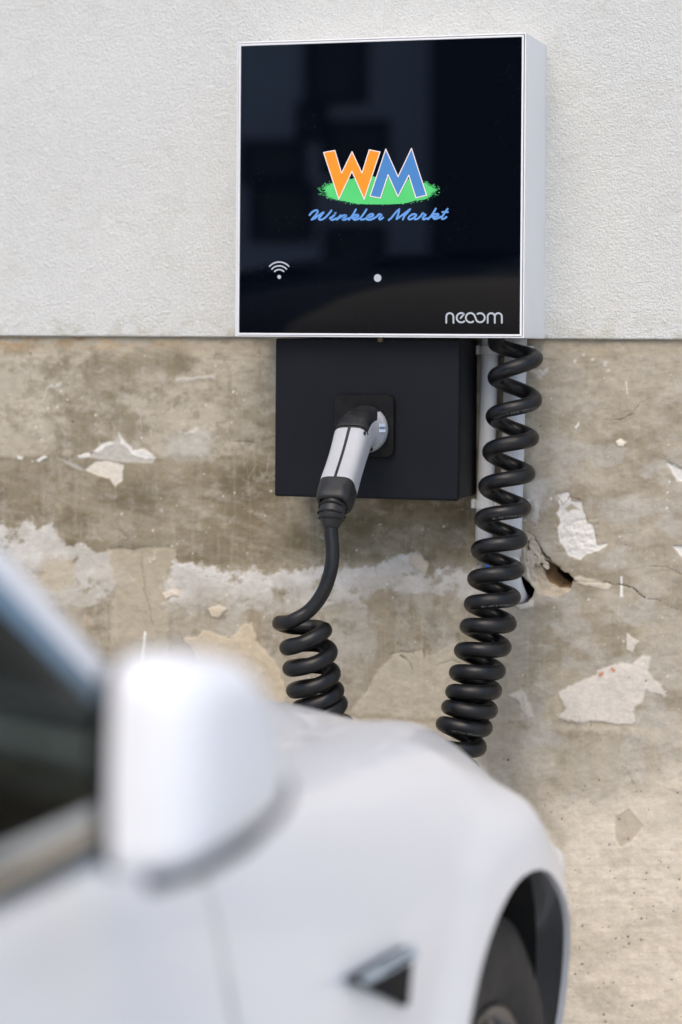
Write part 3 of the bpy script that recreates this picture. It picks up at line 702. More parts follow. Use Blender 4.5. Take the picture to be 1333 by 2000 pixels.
# flange
fc = on_y(711.5, 831.5, SY - 0.006)
fw, fh = on_y(770.5, 831, SY - 0.008).x - on_y(652.5, 831, SY - 0.008).x, on_y(711, 770, SY - 0.008).z - on_y(711, 893, SY - 0.008).z
bm = bmesh.new(); rp = rrect(fw, fh, 0.011)
vs = [[bm.verts.new((fc.x + a * s_, yy, fc.z + b * s_)) for a, b in rp] for yy, s_ in ((SY + 0.001, 1.0), (SY - 0.0065, 1.0), (SY - 0.0085, 0.975))]
for L in range(2):
    for k in range(len(rp)):
        j = (k + 1) % len(rp); bm.faces.new((vs[L][k], vs[L][j], vs[L + 1][j], vs[L + 1][k]))
bm.faces.new(vs[2])
fl = from_bm('socket_flange', bm, M['black_plastic'], sbox); fl.data.set_sharp_from_angle(angle=R(30))

# ------------------------------------------------------------------ coiled charging cable with its plug
cable = empty('charging_cable', (on_y(760, 1500, -0.22).x, -0.22, on_y(760, 1600, -0.22).z))
tag(cable, 'black coiled charging cable with grey plug hanging in a loop below the charger', 'cable')
PLY = SY - 0.0085
pc = on_y(716, 838, PLY)
ST = [  # outward, up, tilt(deg), half width, half depth
    (-0.001, 0, 0, 0.0325, 0.0335), (0.006, 0, 0, 0.0330, 0.0335), (0.014, 0, 0, 0.0325, 0.0328), (0.020, 0, 0, 0.0305, 0.0310), (0.032, 0.0005, 2, 0.0265, 0.0275),
    (0.044, -0.001, 12, 0.0250, 0.0262), (0.058, -0.0065, 30, 0.0246, 0.0250), (0.070, -0.0165, 42, 0.0244, 0.0240), (0.080, -0.0265, 45, 0.0240, 0.0230), (0.095, -0.0410, 44, 0.0236, 0.0222),
    (0.112, -0.0570, 43, 0.0238, 0.0222), (0.127, -0.0710, 43, 0.0244, 0.0228), (0.140, -0.0830, 44, 0.0244, 0.0226), (0.149, -0.0920, 46, 0.0238, 0.0222), (0.1535, -0.0970, 48, 0.0220, 0.0208), (0.1545, -0.0985, 50, 0.0180, 0.0170)]
def interp_st(st, n):
    P = [Vector(s) if False else s for s in st]; out = []
    m = len(st)
    for i in range(m - 1):
        p0, p1, p2, p3 = st[max(i - 1, 0)], st[i], st[i + 1], st[min(i + 2, m - 1)]
        for k in range(n):
            t = k / n
            out.append(tuple(0.5 * (2 * b + (c - a) * t + (2 * a - 5 * b + 4 * c - d) * t * t + (3 * b - a - 3 * c + d) * t ** 3) for a, b, c, d in zip(p0, p1, p2, p3)))
    out.append(st[-1]); return out
STS = interp_st(ST, 8); NV = 144
PV = []
for (o_, u_, an, hw, hd) in STS:
    nrm = Vector((0, -math.sin(R(an)), math.cos(R(an))))      # upper side of the grip
    cen = Vector((pc.x, PLY - o_, pc.z + u_))
    ex = 2.0 + 1.5 * min(1, max(0, (o_ - 0.022) / 0.03))
    row = []
    for k in range(NV):
        a = 2 * math.pi * k / NV
        ca, sa = math.cos(a), math.sin(a)
        rr = ((abs(ca) / hd) ** ex + (abs(sa) / hw) ** ex) ** (-1 / ex)
        row.append(cen + nrm * (rr * ca) + Vector((1, 0, 0)) * (rr * sa))
    PV.append(row)
def plug_zone(i, k):
    o_ = STS[i][0]; a = (k + 0.5) * 360 / NV; a = a if a <= 180 else a - 360; aa = abs(a)
    if o_ < 0.004: return 'collar'
    if o_ > 0.1305: return 'end_band'
    lim = 62 if o_ > 0.030 else 40 + 22 * max(0, (o_ - 0.015) / 0.015)
    if o_ < 0.064 and aa < lim: return 'top_cap'
    if o_ >= 0.064 and o_ < 0.0665 and aa < 75: return 'seam'
    if o_ < 0.064: return 'left_shell' if a < 0 else 'right_shell'
    if abs((PV[i][k].x + PV[i][(k + 1) % NV].x) / 2 - pc.x) < 0.0017 and aa < 60: return 'seam'
    if aa > 148: return 'trigger'
    return 'left_shell' if a < 0 else 'right_shell'
zones = {}
for i in range(len(STS) - 1):
    for k in range(NV): zones.setdefault(plug_zone(i, k), []).append((i, k))
ZN = {'collar': ('collar', 'black_plastic', 0.0), 'end_band': ('end_band', 'cap_plastic', 0.0), 'top_cap': ('top_cap', 'cap_plastic', 0.0), 'seam': ('seam_strip', 'cap_plastic', -0.0012), 'trigger': ('underside_trigger', 'black_plastic', -0.001), 'left_shell': ('grip_shell', 'grey_plastic', 0), 'right_shell': ('grip_shell', 'grey_plastic', 0)}
plug = empty('plug', (0, 0, 0)); plug.parent = cable; plug.location = -cable.location
for zn, cells in zones.items():
    nm, mm, off = ZN[zn]; idx = {}; vs = []; fs = []
    def vid(i, k):
        k %= NV
        if (i, k) not in idx:
            cen = Vector((pc.x, PLY - STS[i][0], pc.z + STS[i][1]))
            idx[i, k] = len(vs); vs.append(PV[i][k] + (PV[i][k] - cen).normalized() * off)
        return idx[i, k]
    for i, k in cells: fs.append((vid(i + 1, k), vid(i + 1, k + 1), vid(i, k + 1), vid(i, k)))
    ob = mesh(nm, vs, fs, M[mm], plug, True)
    sm = ob.modifiers.new('thick', 'SOLIDIFY'); sm.thickness = 0.0016; sm.offset = -1
    bv = ob.modifiers.new('edge', 'BEVEL'); bv.width = 0.0004; bv.segments = 2; bv.limit_method = 'ANGLE'; bv.angle_limit = R(50)
# solid black lump standing in for the shaded hollow between collar disc and grip
p0 = Vector((pc.x + 0.0, PLY - 0.036, pc.z - 0.0265))
bm = bmesh.new(); bmesh.ops.create_uvsphere(bm, u_segments=20, v_segments=12, radius=1.0)
for v in bm.verts: v.co = Vector((p0.x + v.co.x * 0.0205, p0.y + v.co.y * 0.0125, p0.z + v.co.z * 0.0062))
from_bm('hollow_shade', bm, M['black_plastic'], plug, True)
def side_dot(i, k, ra, rb, material, name):
    cen = PV[i][k]; t1 = (PV[i + 2][k] - PV[i - 2][k]).normalized(); t2 = (PV[i][k + 2] - PV[i][k - 2]).normalized(); nn = t1.cross(t2).normalized()
    ax = Vector((pc.x, PLY - STS[i][0], pc.z + STS[i][1])); nn = nn if nn.dot(cen - ax) > 0 else -nn
    vs = [cen + nn * 0.0006] + [cen + nn * 0.0006 + t1 * (ra * math.cos(2 * math.pi * q / 20)) + t2 * (rb * math.sin(2 * math.pi * q / 20)) for q in range(20)]
    mesh(name, vs, [(0, 1 + q, 1 + (q + 1) % 20) for q in range(20)], material, plug)
side_dot(56, 20, 0.0036, 0.0024, M['dark_hole'], 'screw_hole_shade')  # flat dark discs painted as the shade of screw holes
side_dot(98, 15, 0.0032, 0.0024, M['dark_hole'], 'screw_hole_shade')
# maker's tag on the collar side
i, k = 27, 34
tq = (PV[i - 4][k] - PV[i + 4][k]).normalized(); tz = (PV[i][k - 4] - PV[i][k + 4]).normalized(); tn = tq.cross(tz).normalized(); tn = tn if tn.x > 0 else -tn
cen = PV[i][k] + tn * 0.0012
lab = mesh('maker_tag', [cen - tq * .0078 - tz * .0060, cen + tq * .0078 - tz * .0060, cen + tq * .0078 + tz * .0060, cen - tq * .0078 + tz * .0060], [(0, 1, 2, 3)], mat('tag_white', (0.72, 0.80, 0.88), 0.4), plug)
vs, fs = [], []
for q, pl in enumerate(NEOOM):
    tmp_v, tmp_f = [], []
    stroke_geo([((a - 680) / 1150 * 0.0135, (210 - b) / 1150 * 0.0155) for a, b in pl], 0.00075, 0, tmp_v, tmp_f)
    b0 = len(vs)
    vs += [cen + tn * (0.0003 + 0.00003 * q) + tq * v[0] + tz * (v[2]) for v in tmp_v]; fs += [tuple(x + b0 for x in f) for f in tmp_f]
tl = mesh('tag_lettering', vs, fs, mat('tag_blue', (0.06, 0.12, 0.28), 0.4), lab); tl.location = (0, 0, 0)
# strain relief: ribbed boot turning down into the cable
e0 = Vector((pc.x, PLY - 0.1535, pc.z - 0.0975))
bp_ = catmull([e0 + Vector((0, 0.003, 0.003)), e0 + Vector((0, -0.006, -0.009)), e0 + Vector((0, -0.0095, -0.019)), e0 + Vector((0, -0.0105, -0.030))], 10)
def boot_r(i):
    f = i / (len(bp_) - 1); return 0.0180 - 0.0072 * max(0, (f - 0.45) / 0.55) ** 1.3 - (0.0008 if f > 0.97 else 0)
tube('strain_relief', bp_, boot_r, M['cap_plastic'], plug, 28)
Tb, Nb = frames(bp_)
for fi in (7, 13, 19):
    for sgn in (0.45, 2.7, -0.9, -2.2):
        c0 = bp_[fi]; r0 = boot_r(fi) + 0.0004; side = Vector((1, 0, 0)); fwd = side.cross(Tb[fi]).normalized()
        if fwd.y > 0: fwd = -fwd
        pts = []
        for q in range(9):
            a = sgn - 0.62 + 1.24 * q / 8; pts.append(c0 + side * (r0 * math.sin(a)) + fwd * (r0 * math.cos(a)))
        if sgn in (0.45, -0.9, 2.7, -2.2):
            tube('boot_slot', pts, 0.0016, M['liner'], plug, 8)
# ---- coil centre line
RT = 0.0107
Rr_ = [(1061.5, 692), (1061, 781), (1054.6, 854.5), (1047, 925), (1038.4, 994), (1032.4, 1057), (1025.5, 1117), (1019, 1168), (1011.6, 1217), (1002, 1258), (990, 1306.6), (983, 1351), (974.8, 1390.7), (963, 1426), (948.7, 1464)]
Ll_ = [(952.6, 679), (952, 745), (947.5, 820), (941, 887.5), (933.4, 955), (926, 1015), (918, 1075), (911.5, 1132), (904.6, 1183), (895.7, 1230), (884, 1281), (874.8, 1317), (868, 1351), (860.5, 1380), (852, 1409.6)]
ext = []
for k in range(15): ext += [Ll_[k], Rr_[k]]
# ext[0]=L0, ext[1]=R0 ... odd = right ; phase phi = pi*(j-1)
AX = []          # (phase index j, centre px, centre py, plane y)
for j in range(1, len(ext) - 1):
    cx = (ext[j - 1][0] + 2 * ext[j][0] + ext[j + 1][0]) / 4; cy = (ext[j - 1][1] + 2 * ext[j][1] + ext[j + 1][1]) / 4
    AX.append((j, cx, cy))
def yc_right(cy): return -0.092 - 0.06 * max(0, (cy - 800) / 650)
axis = [(-0.2, on_y(1008, 655, -0.09)), (0, on_y(1007, 672, -0.09))] + [(j, on_y(cx, cy, yc_right(cy))) for j, cx, cy in AX]
# left coil, listed from the bottom up
RL = [(655.5, 1237), (663, 1277), (669, 1317), (674.8, 1351), (681.5, 1380), (690, 1403)]
LL = [(530, 1216), (544, 1260.5), (549.6, 1306.6), (557.5, 1351), (567, 1383), (578, 1410)]
ext2 = []
for k in range(6): ext2 += [LL[k], RL[k]]
YL = PLY - 0.167
left = []
for m_ in range(1, len(ext2) - 1):
    cx = (ext2[m_ - 1][0] + 2 * ext2[m_][0] + ext2[m_ + 1][0]) / 4; cy = (ext2[m_ - 1][1] + 2 * ext2[m_][1] + ext2[m_ + 1][1]) / 4
    left.append((m_, on_y(cx, cy, YL + 0.17 * (cy - 1226) * 0.00068)))
left = left[::-1]                                  # m 10 .. 1 (odd m = right extreme)
j_end = axis[-1][0]
pA, pB = axis[-1][1], left[0][1]
nU = 33                                            # half turns in the hidden U; left odd m must meet even j
while (j_end + nU + left[0][0]) % 2 == 0: nU += 1
# right coil: odd j is right (phi = pi*(j-1)); after the U the normal flips, so right needs phi = pi -> even j
tA = (axis[-1][1] - axis[-3][1]).normalized(); tB = (left[0][1] - left[2][1]).normalized()
mid = (pA + pB) / 2 + Vector((0, 0, -0.20)); mid.y = -0.15
U = catmull([pA - tA * 0.02, pA, pA + tA * 0.07 + Vector((0, 0, -0.02)), mid + Vector((0.055, 0, 0.012)), mid + Vector((-0.055, 0, 0.012)), pB + tB * 0.06 + Vector((0, 0, -0.02)), pB, pB - tB * 0.02], 24)[24:-24]
cum = [0]
for a, b in zip(U[:-1], U[1:]): cum.append(cum[-1] + (b - a).length)
for q in range(1, nU):
    s_ = cum[-1] * q / nU; ii = max(i for i in range(len(cum)) if cum[i] <= s_); ii = min(ii, len(U) - 2)
    f = (s_ - cum[ii]) / max(1e-9, cum[ii + 1] - cum[ii]); axis.append((j_end + q, U[ii].lerp(U[ii + 1], f)))
base_j = j_end + nU
for q, (m_, p) in enumerate(left): axis.append((base_j + q, p))
js = [a[0] for a in axis]; ax_pts = [a[1] for a in axis]
AXS = []
NS = 20
cp = catmull(ax_pts, NS)
for i in range(len(ax_pts) - 1):
    for k in range(NS): AXS.append((js[i] + (js[i + 1] - js[i]) * k / NS, cp[i * NS + k]))
AXS.append((js[-1], cp[-1]))
RC = 0.0282
path = []
for i, (j, p) in enumerate(AXS):
    w_ = NS
    T = (AXS[min(i + w_, len(AXS) - 1)][1] - AXS[max(i - w_, 0)][1]).normalized()
    B = Vector((0, -1, 0)); B = (B - T * B.dot(T)).normalized(); N = B.cross(T)
    phi = math.pi * (j - 1)
    path.append(p + N * (RC * math.cos(phi)) + B * (RC * math.sin(phi)))
# start inside the charger, end in the plug boot
start = [Vector((on_y(985, 650, -0.09).x, -0.095, BZ0 + 0.02))]
LEADS = [(568, 1214), (604, 1193), (630, 1160), (645, 1120), (650, 1085), (648, 1050), (645.5, 1020)]
Yb = bp_[-1].y
lead = []
for q, (x_, y_) in enumerate(LEADS):
    f = q / (len(LEADS) - 1)
    lead.append(on_y(x_, y_, (YL - 0.022) * (1 - f) + Yb * f))
tail = [bp_[-1] + Vector((0, 0, -0.012)), bp_[-1] + Vector((0, 0, 0.01))]
hook = [on_y(618, 1226, YL + 0.026), on_y(570, 1224, YL + 0.020), on_y(546, 1217, YL + 0.002)]
kp = [path[-1]] + hook + lead[0:] + tail
full = catmull(start + [path[0]], 4)[:-1] + path[:-1] + catmull([path[-2]] + kp, 10)[10:]
nF = len(full)
tube('coiled_lead', full, lambda i: RT - 0.0013 * min(1, max(0, (i - (nF - 110)) / 40)), M['rubber'], cable, 16)
# worn print along the sheath (upside down, as the coil turns it)
Tc, Nc = frames(full)
def sheath_print(text, px, py, hgt_):
    tp = on_y(px, py, -0.13)
    best = min(range(len(full)), key=lambda i: (to_px(*full[i])[0] - px) ** 2 + (to_px(*full[i])[1] - py) ** 2 + 4e5 * max(0, full[i].y - yc_right(py) + 0.01))
    cu = bpy.data.curves.new('t', 'FONT'); cu.body = text; cu.size = hgt_; cu.align_x = 'CENTER'; cu.resolution_u = 2
    tmp = bpy.data.objects.new('t', cu); C.objects.link(tmp)
    dg = bpy.context.evaluated_depsgraph_get(); me_ = bpy.data.meshes.new_from_object(tmp.evaluated_get(dg))
    bpy.data.objects.remove(tmp)
    cl = [0.0]
    for i in range(1, len(full)): cl.append(cl[-1] + (full[i] - full[i - 1]).length)
    sgn = 1 if (full[best + 1] - full[best]).x < 0 else -1
    vs = []
    for v in me_.vertices:
        s_ = cl[best] + sgn * v.co.x
        i = int(np.searchsorted(cl, s_)) - 1; i = max(0, min(i, len(full) - 2)); f = (s_ - cl[i]) / (cl[i + 1] - cl[i])
        c0 = full[i].lerp(full[i + 1], f); t_ = (full[min(i + 3, len(full) - 1)] - full[max(i - 2, 0)]).normalized()
        outw = Vector((0.25, -0.9, -0.42)); outw = (outw - t_ * outw.dot(t_)).normalized()
        dn = t_.cross(outw); dn = dn if dn.z < 0 else -dn
        a = v.co.y / RT
        vs.append(c0 + (outw * math.cos(a) + dn * math.sin(a)) * (RT + 0.00025))
    fs = [tuple(p.vertices) for p in me_.polygons]
    mesh('sheath_print', vs, fs, M['rubber_print'], cable)
sheath_print('VDE-REG. 8209 S-K-EVCC1', 1003, 806, 0.0052)
sheath_print('450/750V EVCC-3G 06', 1000, 1014, 0.0052)
sheath_print('VDE-REG. 8209 S-K', 970, 1148, 0.0050)
sheath_print('450/750V EVC2011', 905, 1440, 0.0052)

# ------------------------------------------------------------------ conduits
YP1, YP2 = -0.020, -0.019
def conduit(name, label, a, b, rad, y):
    e = empty(name, (b.x, 0, b.z)); tag(e, label, 'conduit', 'conduits beside the socket box')
    bm = bmesh.new(); d = (b - a); L = d.length
    tube('pipe', [a.lerp(b, k / 6) for k in range(7)], rad, M['pvc'], e, 24)
    return e
a1, b1 = on_y(959, 640, YP1), on_y(944.5, 1092, YP1)
con1 = conduit('conduit', 'grey plastic conduit right next to the charcoal socket box', a1, b1, 0.0125, YP1)
a2, b2 = on_y(1009, 640, YP2), on_y(997, 1086, YP2)
con2 = conduit('conduit', 'wider grey plastic conduit behind the coil, its tail entering the wall hole', a2, b2, 0.0160, YP2)
tl_ = catmull([b2 + Vector((0, 0, 0.03)), on_y(999, 1110, YP2), on_y(1003, 1138, YP2 + 0.004), on_y(1011, 1160, YP2 + 0.022), on_y(1020, 1172, 0.045)], 8)
tube('flexible_tail', tl_, 0.0128, M['pvc'], con2, 20)
def clip(con, c, rad):
    bm = bmesh.new(); n = 14
    for z_ in (0,): pass
    prof = [(rad + 0.0012, a) for a in [math.pi + 0.5 + (math.pi - 1.0) * q / n for q in range(n + 1)]]
    vs = [[], [], [], []]
    for rr, a in prof:
        for li, (r2, zz) in enumerate(((rr, -0.006), (rr + 0.002, -0.006), (rr + 0.002, 0.006), (rr, 0.006))):
            vs[li].append(bm.verts.new((c.x + r2 * math.cos(a), c.y + r2 * math.sin(a), c.z + zz)))
    for q in range(n):
        for li in range(4): bm.faces.new((vs[li][q], vs[li][q + 1], vs[(li + 1) % 4][q + 1], vs[(li + 1) % 4][q]))
    ob = from_bm('clip', bm, M['pvc'], con)
    for sx_ in (-1, 1):
        box('clip_foot', (c.x + sx_ * (rad + 0.0035) - 0.0035, c.y - 0.006, c.z - 0.0065), (c.x + sx_ * (rad + 0.0035) + 0.0035, 0.002, c.z + 0.0065), M['pvc'], con, 0.001)
for py_ in (684, 984):
    f = (py_ - 640) / (1092 - 640); clip(con1, a1.lerp(b1, f), 0.0125)
    f = (py_ - 640) / (1086 - 640); clip(con2, a2.lerp(b2, f), 0.0160)
bw = tube('blue_wire', catmull([on_y(946, 1080, -0.018), on_y(950, 1097, -0.018), on_y(957, 1112, -0.017), on_y(972, 1135, -0.012), on_y(1000, 1158, 0.02)], 8), 0.0034, M['blue_wire'])
tag(bw, 'short bright blue wire end showing between coil turns', 'wire')

# ------------------------------------------------------------------ white car parked nose to the wall
XS = -0.497                                  # outer skin of its right side
YW = -1.05                                  # front axle
HWID = 0.925; XCN = XS - HWID
car = empty('car', (XCN, YW - 1.45, 0))
tag(car, 'white electric car parked nose-in, folded mirror, close to the camera', 'car')
def tab(t, s):
    t = sorted(t); xs_ = [a[0] for a in t]
    return float(np.interp(s, xs_, [a[1] for a in t]))
def smooth_tab(t):
    t = sorted(t); xs_ = np.array([a[0] for a in t]); ys_ = np.array([a[1] for a in t])
    ss = np.linspace(xs_[0], xs_[-1], 600); v = np.interp(ss, xs_, ys_)
    k = 31; ker = np.hanning(k); ker /= ker.sum()
    v2 = np.convolve(np.pad(v, k // 2, mode='edge'), ker, 'valid')
    return lambda s: float(np.interp(s, ss, v2))
wid = smooth_tab([(.84, .40), (.82, .52), (.78, .61), (.7, .71), (.55, .785), (.4, .884), (.25, .920), (.1, .928), (0, .925), (-.4, .925), (-1, .922), (-2.4, .922), (-2.9, .925), (-3.3, .90), (-3.6, .83), (-3.78, .72), (-3.85, .55)])
crest_z = smooth_tab([(.84, .52), (.8, .60), (.7, .665), (.5, .742), (.3, .798), (.15, .826), (0, .846), (-.39, .874), (-.6, .898), (-.75, .910), (-1.1, .917), (-2, .95), (-3, 1.02), (-3.5, 1.04), (-3.75, 1.0), (-3.85, .86)])
hood_z = smooth_tab([(.84, .54), (.8, .65), (.7, .735), (.5, .838), (.3, .886), (0, .944), (-.3, .958), (-.55, .958), (-.8, .955), (-1.1, .93), (-2, .95), (-3, 1.03), (-3.5, 1.06), (-3.75, 1.03), (-3.85, .88)])
crest_in = smooth_tab([(.84, .10), (.5, .16), (.3, .155), (.15, .145), (0, .14), (-.39, .115), (-.7, .10), (-.9, .065), (-1.2, .055), (-3, .055), (-3.85, .12)])
def section(s):
    w = wid(s); cz = crest_z(s); hz = hood_z(s); ci = crest_in(s)
    qc = max(w - ci, 0.2)
    dip = -0.002 if s > -0.7 else 0.0
    low = 0.20 if s < 0.6 else 0.20 + (s - 0.6) * 0.35
    keys = [(w - 0.09, low), (w - 0.035, 0.30), (w - 0.008, 0.45), (w, 0.58), (w - 0.004, 0.66), (w - 0.014, min(0.745, cz - 0.07 - 0.42 * max(0, s - 0.1))), (w - 0.014 - (ci - 0.014) * 0.40, cz - (0.034 + 0.10 * min(0.4, max(0, s)))), (qc, cz),
            (qc - 0.07, cz - dip), (qc - 0.16, cz * 0.80 + hz * 0.20), (qc * 0.45, cz * 0.38 + hz * 0.62), (0.0, hz)]
    return keys
NSEG = 6
S = list(np.arange(.84, .5, -.02)) + list(np.arange(.5, -.9, -.0175)) + list(np.arange(-.9, -3.85, -.05)) + [-3.85]
rows = []
for s in S:
    k = section(s)
    pts = catmull([Vector((a, b)) for a, b in k], NSEG)
    rows.append(pts)
NP = len(rows[0])
ARC_R = 0.372; AZ = 0.335
WB = -2.875
def shape(s, q, z):
    """wheel-arch flare"""
    for ws in (0.0, WB):
        r = math.hypot(s - ws, z - AZ)
        if q > 0.6 and r < ARC_R + 0.16:
            f = max(0.0, 1 - (r - ARC_R) / 0.085) if r > ARC_R else 1.0
            q = q + 0.010 * (f * f * (3 - 2 * f) if f < 1 else 1)
    return q
grid = []
for i, s in enumerate(S):
    grid.append([[s, shape(s, p.x, p.y), p.y] for p in rows[i]])
faces = [(i, k) for i in range(len(S) - 1) for k in range(NP - 1)]
def cut_arches(ob, side):
    for ws in (0.0, WB):
        bm = bmesh.new(); bmesh.ops.create_cone(bm, cap_ends=True, segments=96, radius1=ARC_R, radius2=ARC_R, depth=0.6)
        cu_ = bpy.data.meshes.new('cut'); bm.to_mesh(cu_); bm.free()
        co_ = bpy.data.objects.new('cut', cu_); C.objects.link(co_)
        co_.rotation_euler = (0, math.pi / 2, 0); co_.location = (XCN + side * 0.85, YW + ws, AZ)
        md = ob.modifiers.new('arch', 'BOOLEAN'); md.operation = 'DIFFERENCE'; md.solver = 'EXACT'; md.object = co_
        bpy.context.view_layer.update()
        dg = bpy.context.evaluated_depsgraph_get(); nm_ = bpy.data.meshes.new_from_object(ob.evaluated_get(dg))
        ob.modifiers.clear(); ob.data = nm_; bpy.data.objects.remove(co_)
    nm_.set_sharp_from_angle(angle=R(40))
def zone(i, k):
    s = (S[i] + S[i + 1]) / 2
    if s > 0.54 and s < 0.80 and 5.4 * NSEG < k < 7.3 * NSEG: return 'headlight'
    if s > 0.50: return 'front_bumper'
    if k >= 8 * NSEG - 2 and s > -0.62: return 'hood'
    if s > -0.76: return 'front_fender'
    if s > -1.95: return 'front_door' if k < 7 * NSEG + 1 else 'cowl'
    if s > -2.62: return 'rear_door' if k < 7 * NSEG + 1 else 'cowl'
    if s > -3.5: return 'rear_fender' if k < 7 * NSEG + 1 else 'rear_deck'
    return 'rear_bumper'
def car_pt(s, q, z, side): return (XCN + side * q, YW + (s if s < 0.4 else 0.4 + (s - 0.4) * 0.77), z)
for side in (1, -1):
    parts = {}
    for f in faces: parts.setdefault(zone(*f), []).append(f)
    for nm, fl_ in parts.items():
        idx, vs, fs = {}, [], []
        def vid(i, k):
            if (i, k) not in idx: idx[i, k] = len(vs); vs.append(car_pt(*grid[i][k], side))
            return idx[i, k]
        for i, k in fl_:
            f = [vid(i, k), vid(i, k + 1), vid(i + 1, k + 1), vid(i + 1, k)]
            fs.append(tuple(f if side == 1 else f[::-1]))
        ob = mesh(nm, vs, fs, M[{'headlight': 'chrome', 'cowl': 'dash'}.get(nm, 'car_white')], car, True)
        bm = bmesh.new(); bm.from_mesh(ob.data)
        bmesh.ops.remove_doubles(bm, verts=bm.verts, dist=0.0008)
        if nm in ('front_door', 'rear_door', 'hood'):        # shut lines: edges turned in and pulled back
            be = [e for e in bm.edges if e.is_boundary]
            bv_ = {v for e in be for v in e.verts}
            for v in bv_:
                c_ = Vector((0, 0, 0)); n_ = 0
                for e in v.link_edges:
                    if not e.is_boundary: c_ += e.other_vert(v).co - v.co; n_ += 1
                if n_: v.co += c_.normalized() * 0.0007
        bm.normal_update(); bm.to_mesh(ob.data); bm.free()
        sm = ob.modifiers.new('sheet', 'SOLIDIFY'); sm.thickness = 0.007; sm.offset = -1
        if nm in ('front_fender', 'rear_fender', 'rear_door'): cut_arches(ob, side)
    # wheel wells
    for ws in (0.0, WB):
        vs, fs = [], []
        n = 28
        for q in (0.90, 0.55):
            for k in range(n + 1):
                a = R(-30 + 240 * k / n); vs.append(car_pt(ws + (ARC_R + 0.012) * math.cos(a), min(q, wid(ws + ARC_R * math.cos(a)) - 0.03), AZ + (ARC_R + 0.012) * math.sin(a), side))
        for k in range(n): fs.append((k, k + 1, n + 2 + k, n + 1 + k))
        fs.append(tuple(range(n + 1, 2 * n + 2)))
        mesh('wheel_well', vs, fs, M['liner'], car, False)
# ---- nose and tail caps, floor
for i_, nm in ((0, 'front_bumper_face'), (len(S) - 1, 'rear_bumper_face')):
    r_ = grid[i_]
    vs = [car_pt(*p, 1) for p in r_] + [car_pt(*p, -1) for p in r_[::-1]]
    mesh(nm, vs, [tuple(range(len(vs)))], M['car_white'], car)
box('floor_pan', (XCN - 0.80, YW - 3.6, 0.17), (XCN + 0.80, YW + 0.36, 0.21), M['liner'], car)
# ---- glasshouse
WIN_T = [(-.70, .900, .858), (-.77, .928, .860), (-.865, .990, .847), (-.962, 1.066, .822), (-1.08, 1.145, .790), (-1.25, 1.232, .750), (-1.5, 1.325, .705), (-1.8, 1.385, .668), (-2.2, 1.400, .650), (-2.6, 1.360, .655), (-3.0, 1.250, .680), (-3.3, 1.140, .715), (-3.5, 1.060, .745)]
WIN_B = [(-.70, .912, .860), (-.78, .920, .864), (-.865, .930, .866), (-.962, .931, .867), (-1.08, .932, .868), (-1.25, .936, .868), (-1.5, .945, .868), (-1.8, .956, .868), (-2.2, .972, .868), (-2.6, .990, .868), (-3.0, 1.010, .862), (-3.3, 1.030, .84), (-3.5, 1.048, .80)]
wt = catmull([Vector(p) for p in WIN_T], 6); wb = catmull([Vector(p) for p in WIN_B], 6)
def inward(p, dq, dz): return Vector((p.x, p.y + dz, p.z - dq))
def strip(name, A, B, material, side, parent=car, smooth=True, n=4, bulge=0.0):
    vs, fs = [], []
    for a, b in zip(A, B):
        for k in range(n + 1):
            f = k / n; p = a.lerp(b, f); vs.append(car_pt(p.x, p.z + bulge * math.sin(math.pi * f), p.y + 0.5 * bulge * math.sin(math.pi * f), side))
    for i in range(len(A) - 1):
        for k in range(n):
            f = (i * (n + 1) + k, i * (n + 1) + k + 1, (i + 1) * (n + 1) + k + 1, (i + 1) * (n + 1) + k)
            fs.append(f if side == 1 else f[::-1])
    return mesh(name, vs, fs, material, parent, smooth)
for side in (1, -1):
    strip('side_window', wb, wt, M['car_window'], side, bulge=0.012)
    t0 = [inward(p, -.004, -0.004) for p in wt]; t1 = [inward(p, 0.016, 0.032) for p in wt]
    strip('window_trim', t0, t1, M['car_trim'], side, bulge=0.004, n=3)
    p0_ = [inward(p, 0.014, 0.030) for p in wt]; p1_ = [Vector((p.x + 0.035, p.y + 0.052, p.z - 0.060)) for p in wt]
    strip('roof_pillar', p0_, p1_, M['car_white'], side, bulge=0.014, n=6)
    b0_ = [Vector((p.x, p.y - 0.004, p.z + 0.008)) for p in wb]; b1_ = [Vector((p.x, p.y + 0.014, p.z + 0.001)) for p in wb]
    strip('sill_shadow_line', [Vector((p.x, p.y - 0.011, p.z + 0.007)) for p in wb], [Vector((p.x, p.y - 0.003, p.z + 0.006)) for p in wb], M['car_black'], side, bulge=0.003, n=2)  # black strip drawn as the shadow gap below the sill trim
    strip('sill_trim', b0_, b1_, M['chrome'], side, bulge=0.004, n=3)
# windscreen and roof between the two pillars
edge = [Vector((p.x + 0.035, p.y + 0.052, p.z - 0.060)) for p in wt]
edge = [Vector((-.63, .925, .81))] + edge
def across(name, seq, material, crown):
    vs, fs = [], []; n = 16
    for p in seq:
        for k in range(n + 1):
            f = 2 * k / n - 1; vs.append((XCN + p.z * f, YW + p.x + crown * (1 - f * f), p.y + 0.03 * (1 - f * f)))
    for i in range(len(seq) - 1):
        for k in range(n): fs.append(((i + 1) * (n + 1) + k, (i + 1) * (n + 1) + k + 1, i * (n + 1) + k + 1, i * (n + 1) + k))
    return mesh(name, vs, fs, material, car, True)
cut = max(i for i, p in enumerate(edge) if p.x > -1.55)
cut2 = max(i for i, p in enumerate(edge) if p.x > -2.75)
across('windscreen', edge[:cut + 1], M['car_window'], 0.12)
across('glass_roof', edge[cut:cut2 + 1], M['car_window'], 0.12)
across('rear_window', edge[cut2:], M['car_window'], 0.12)
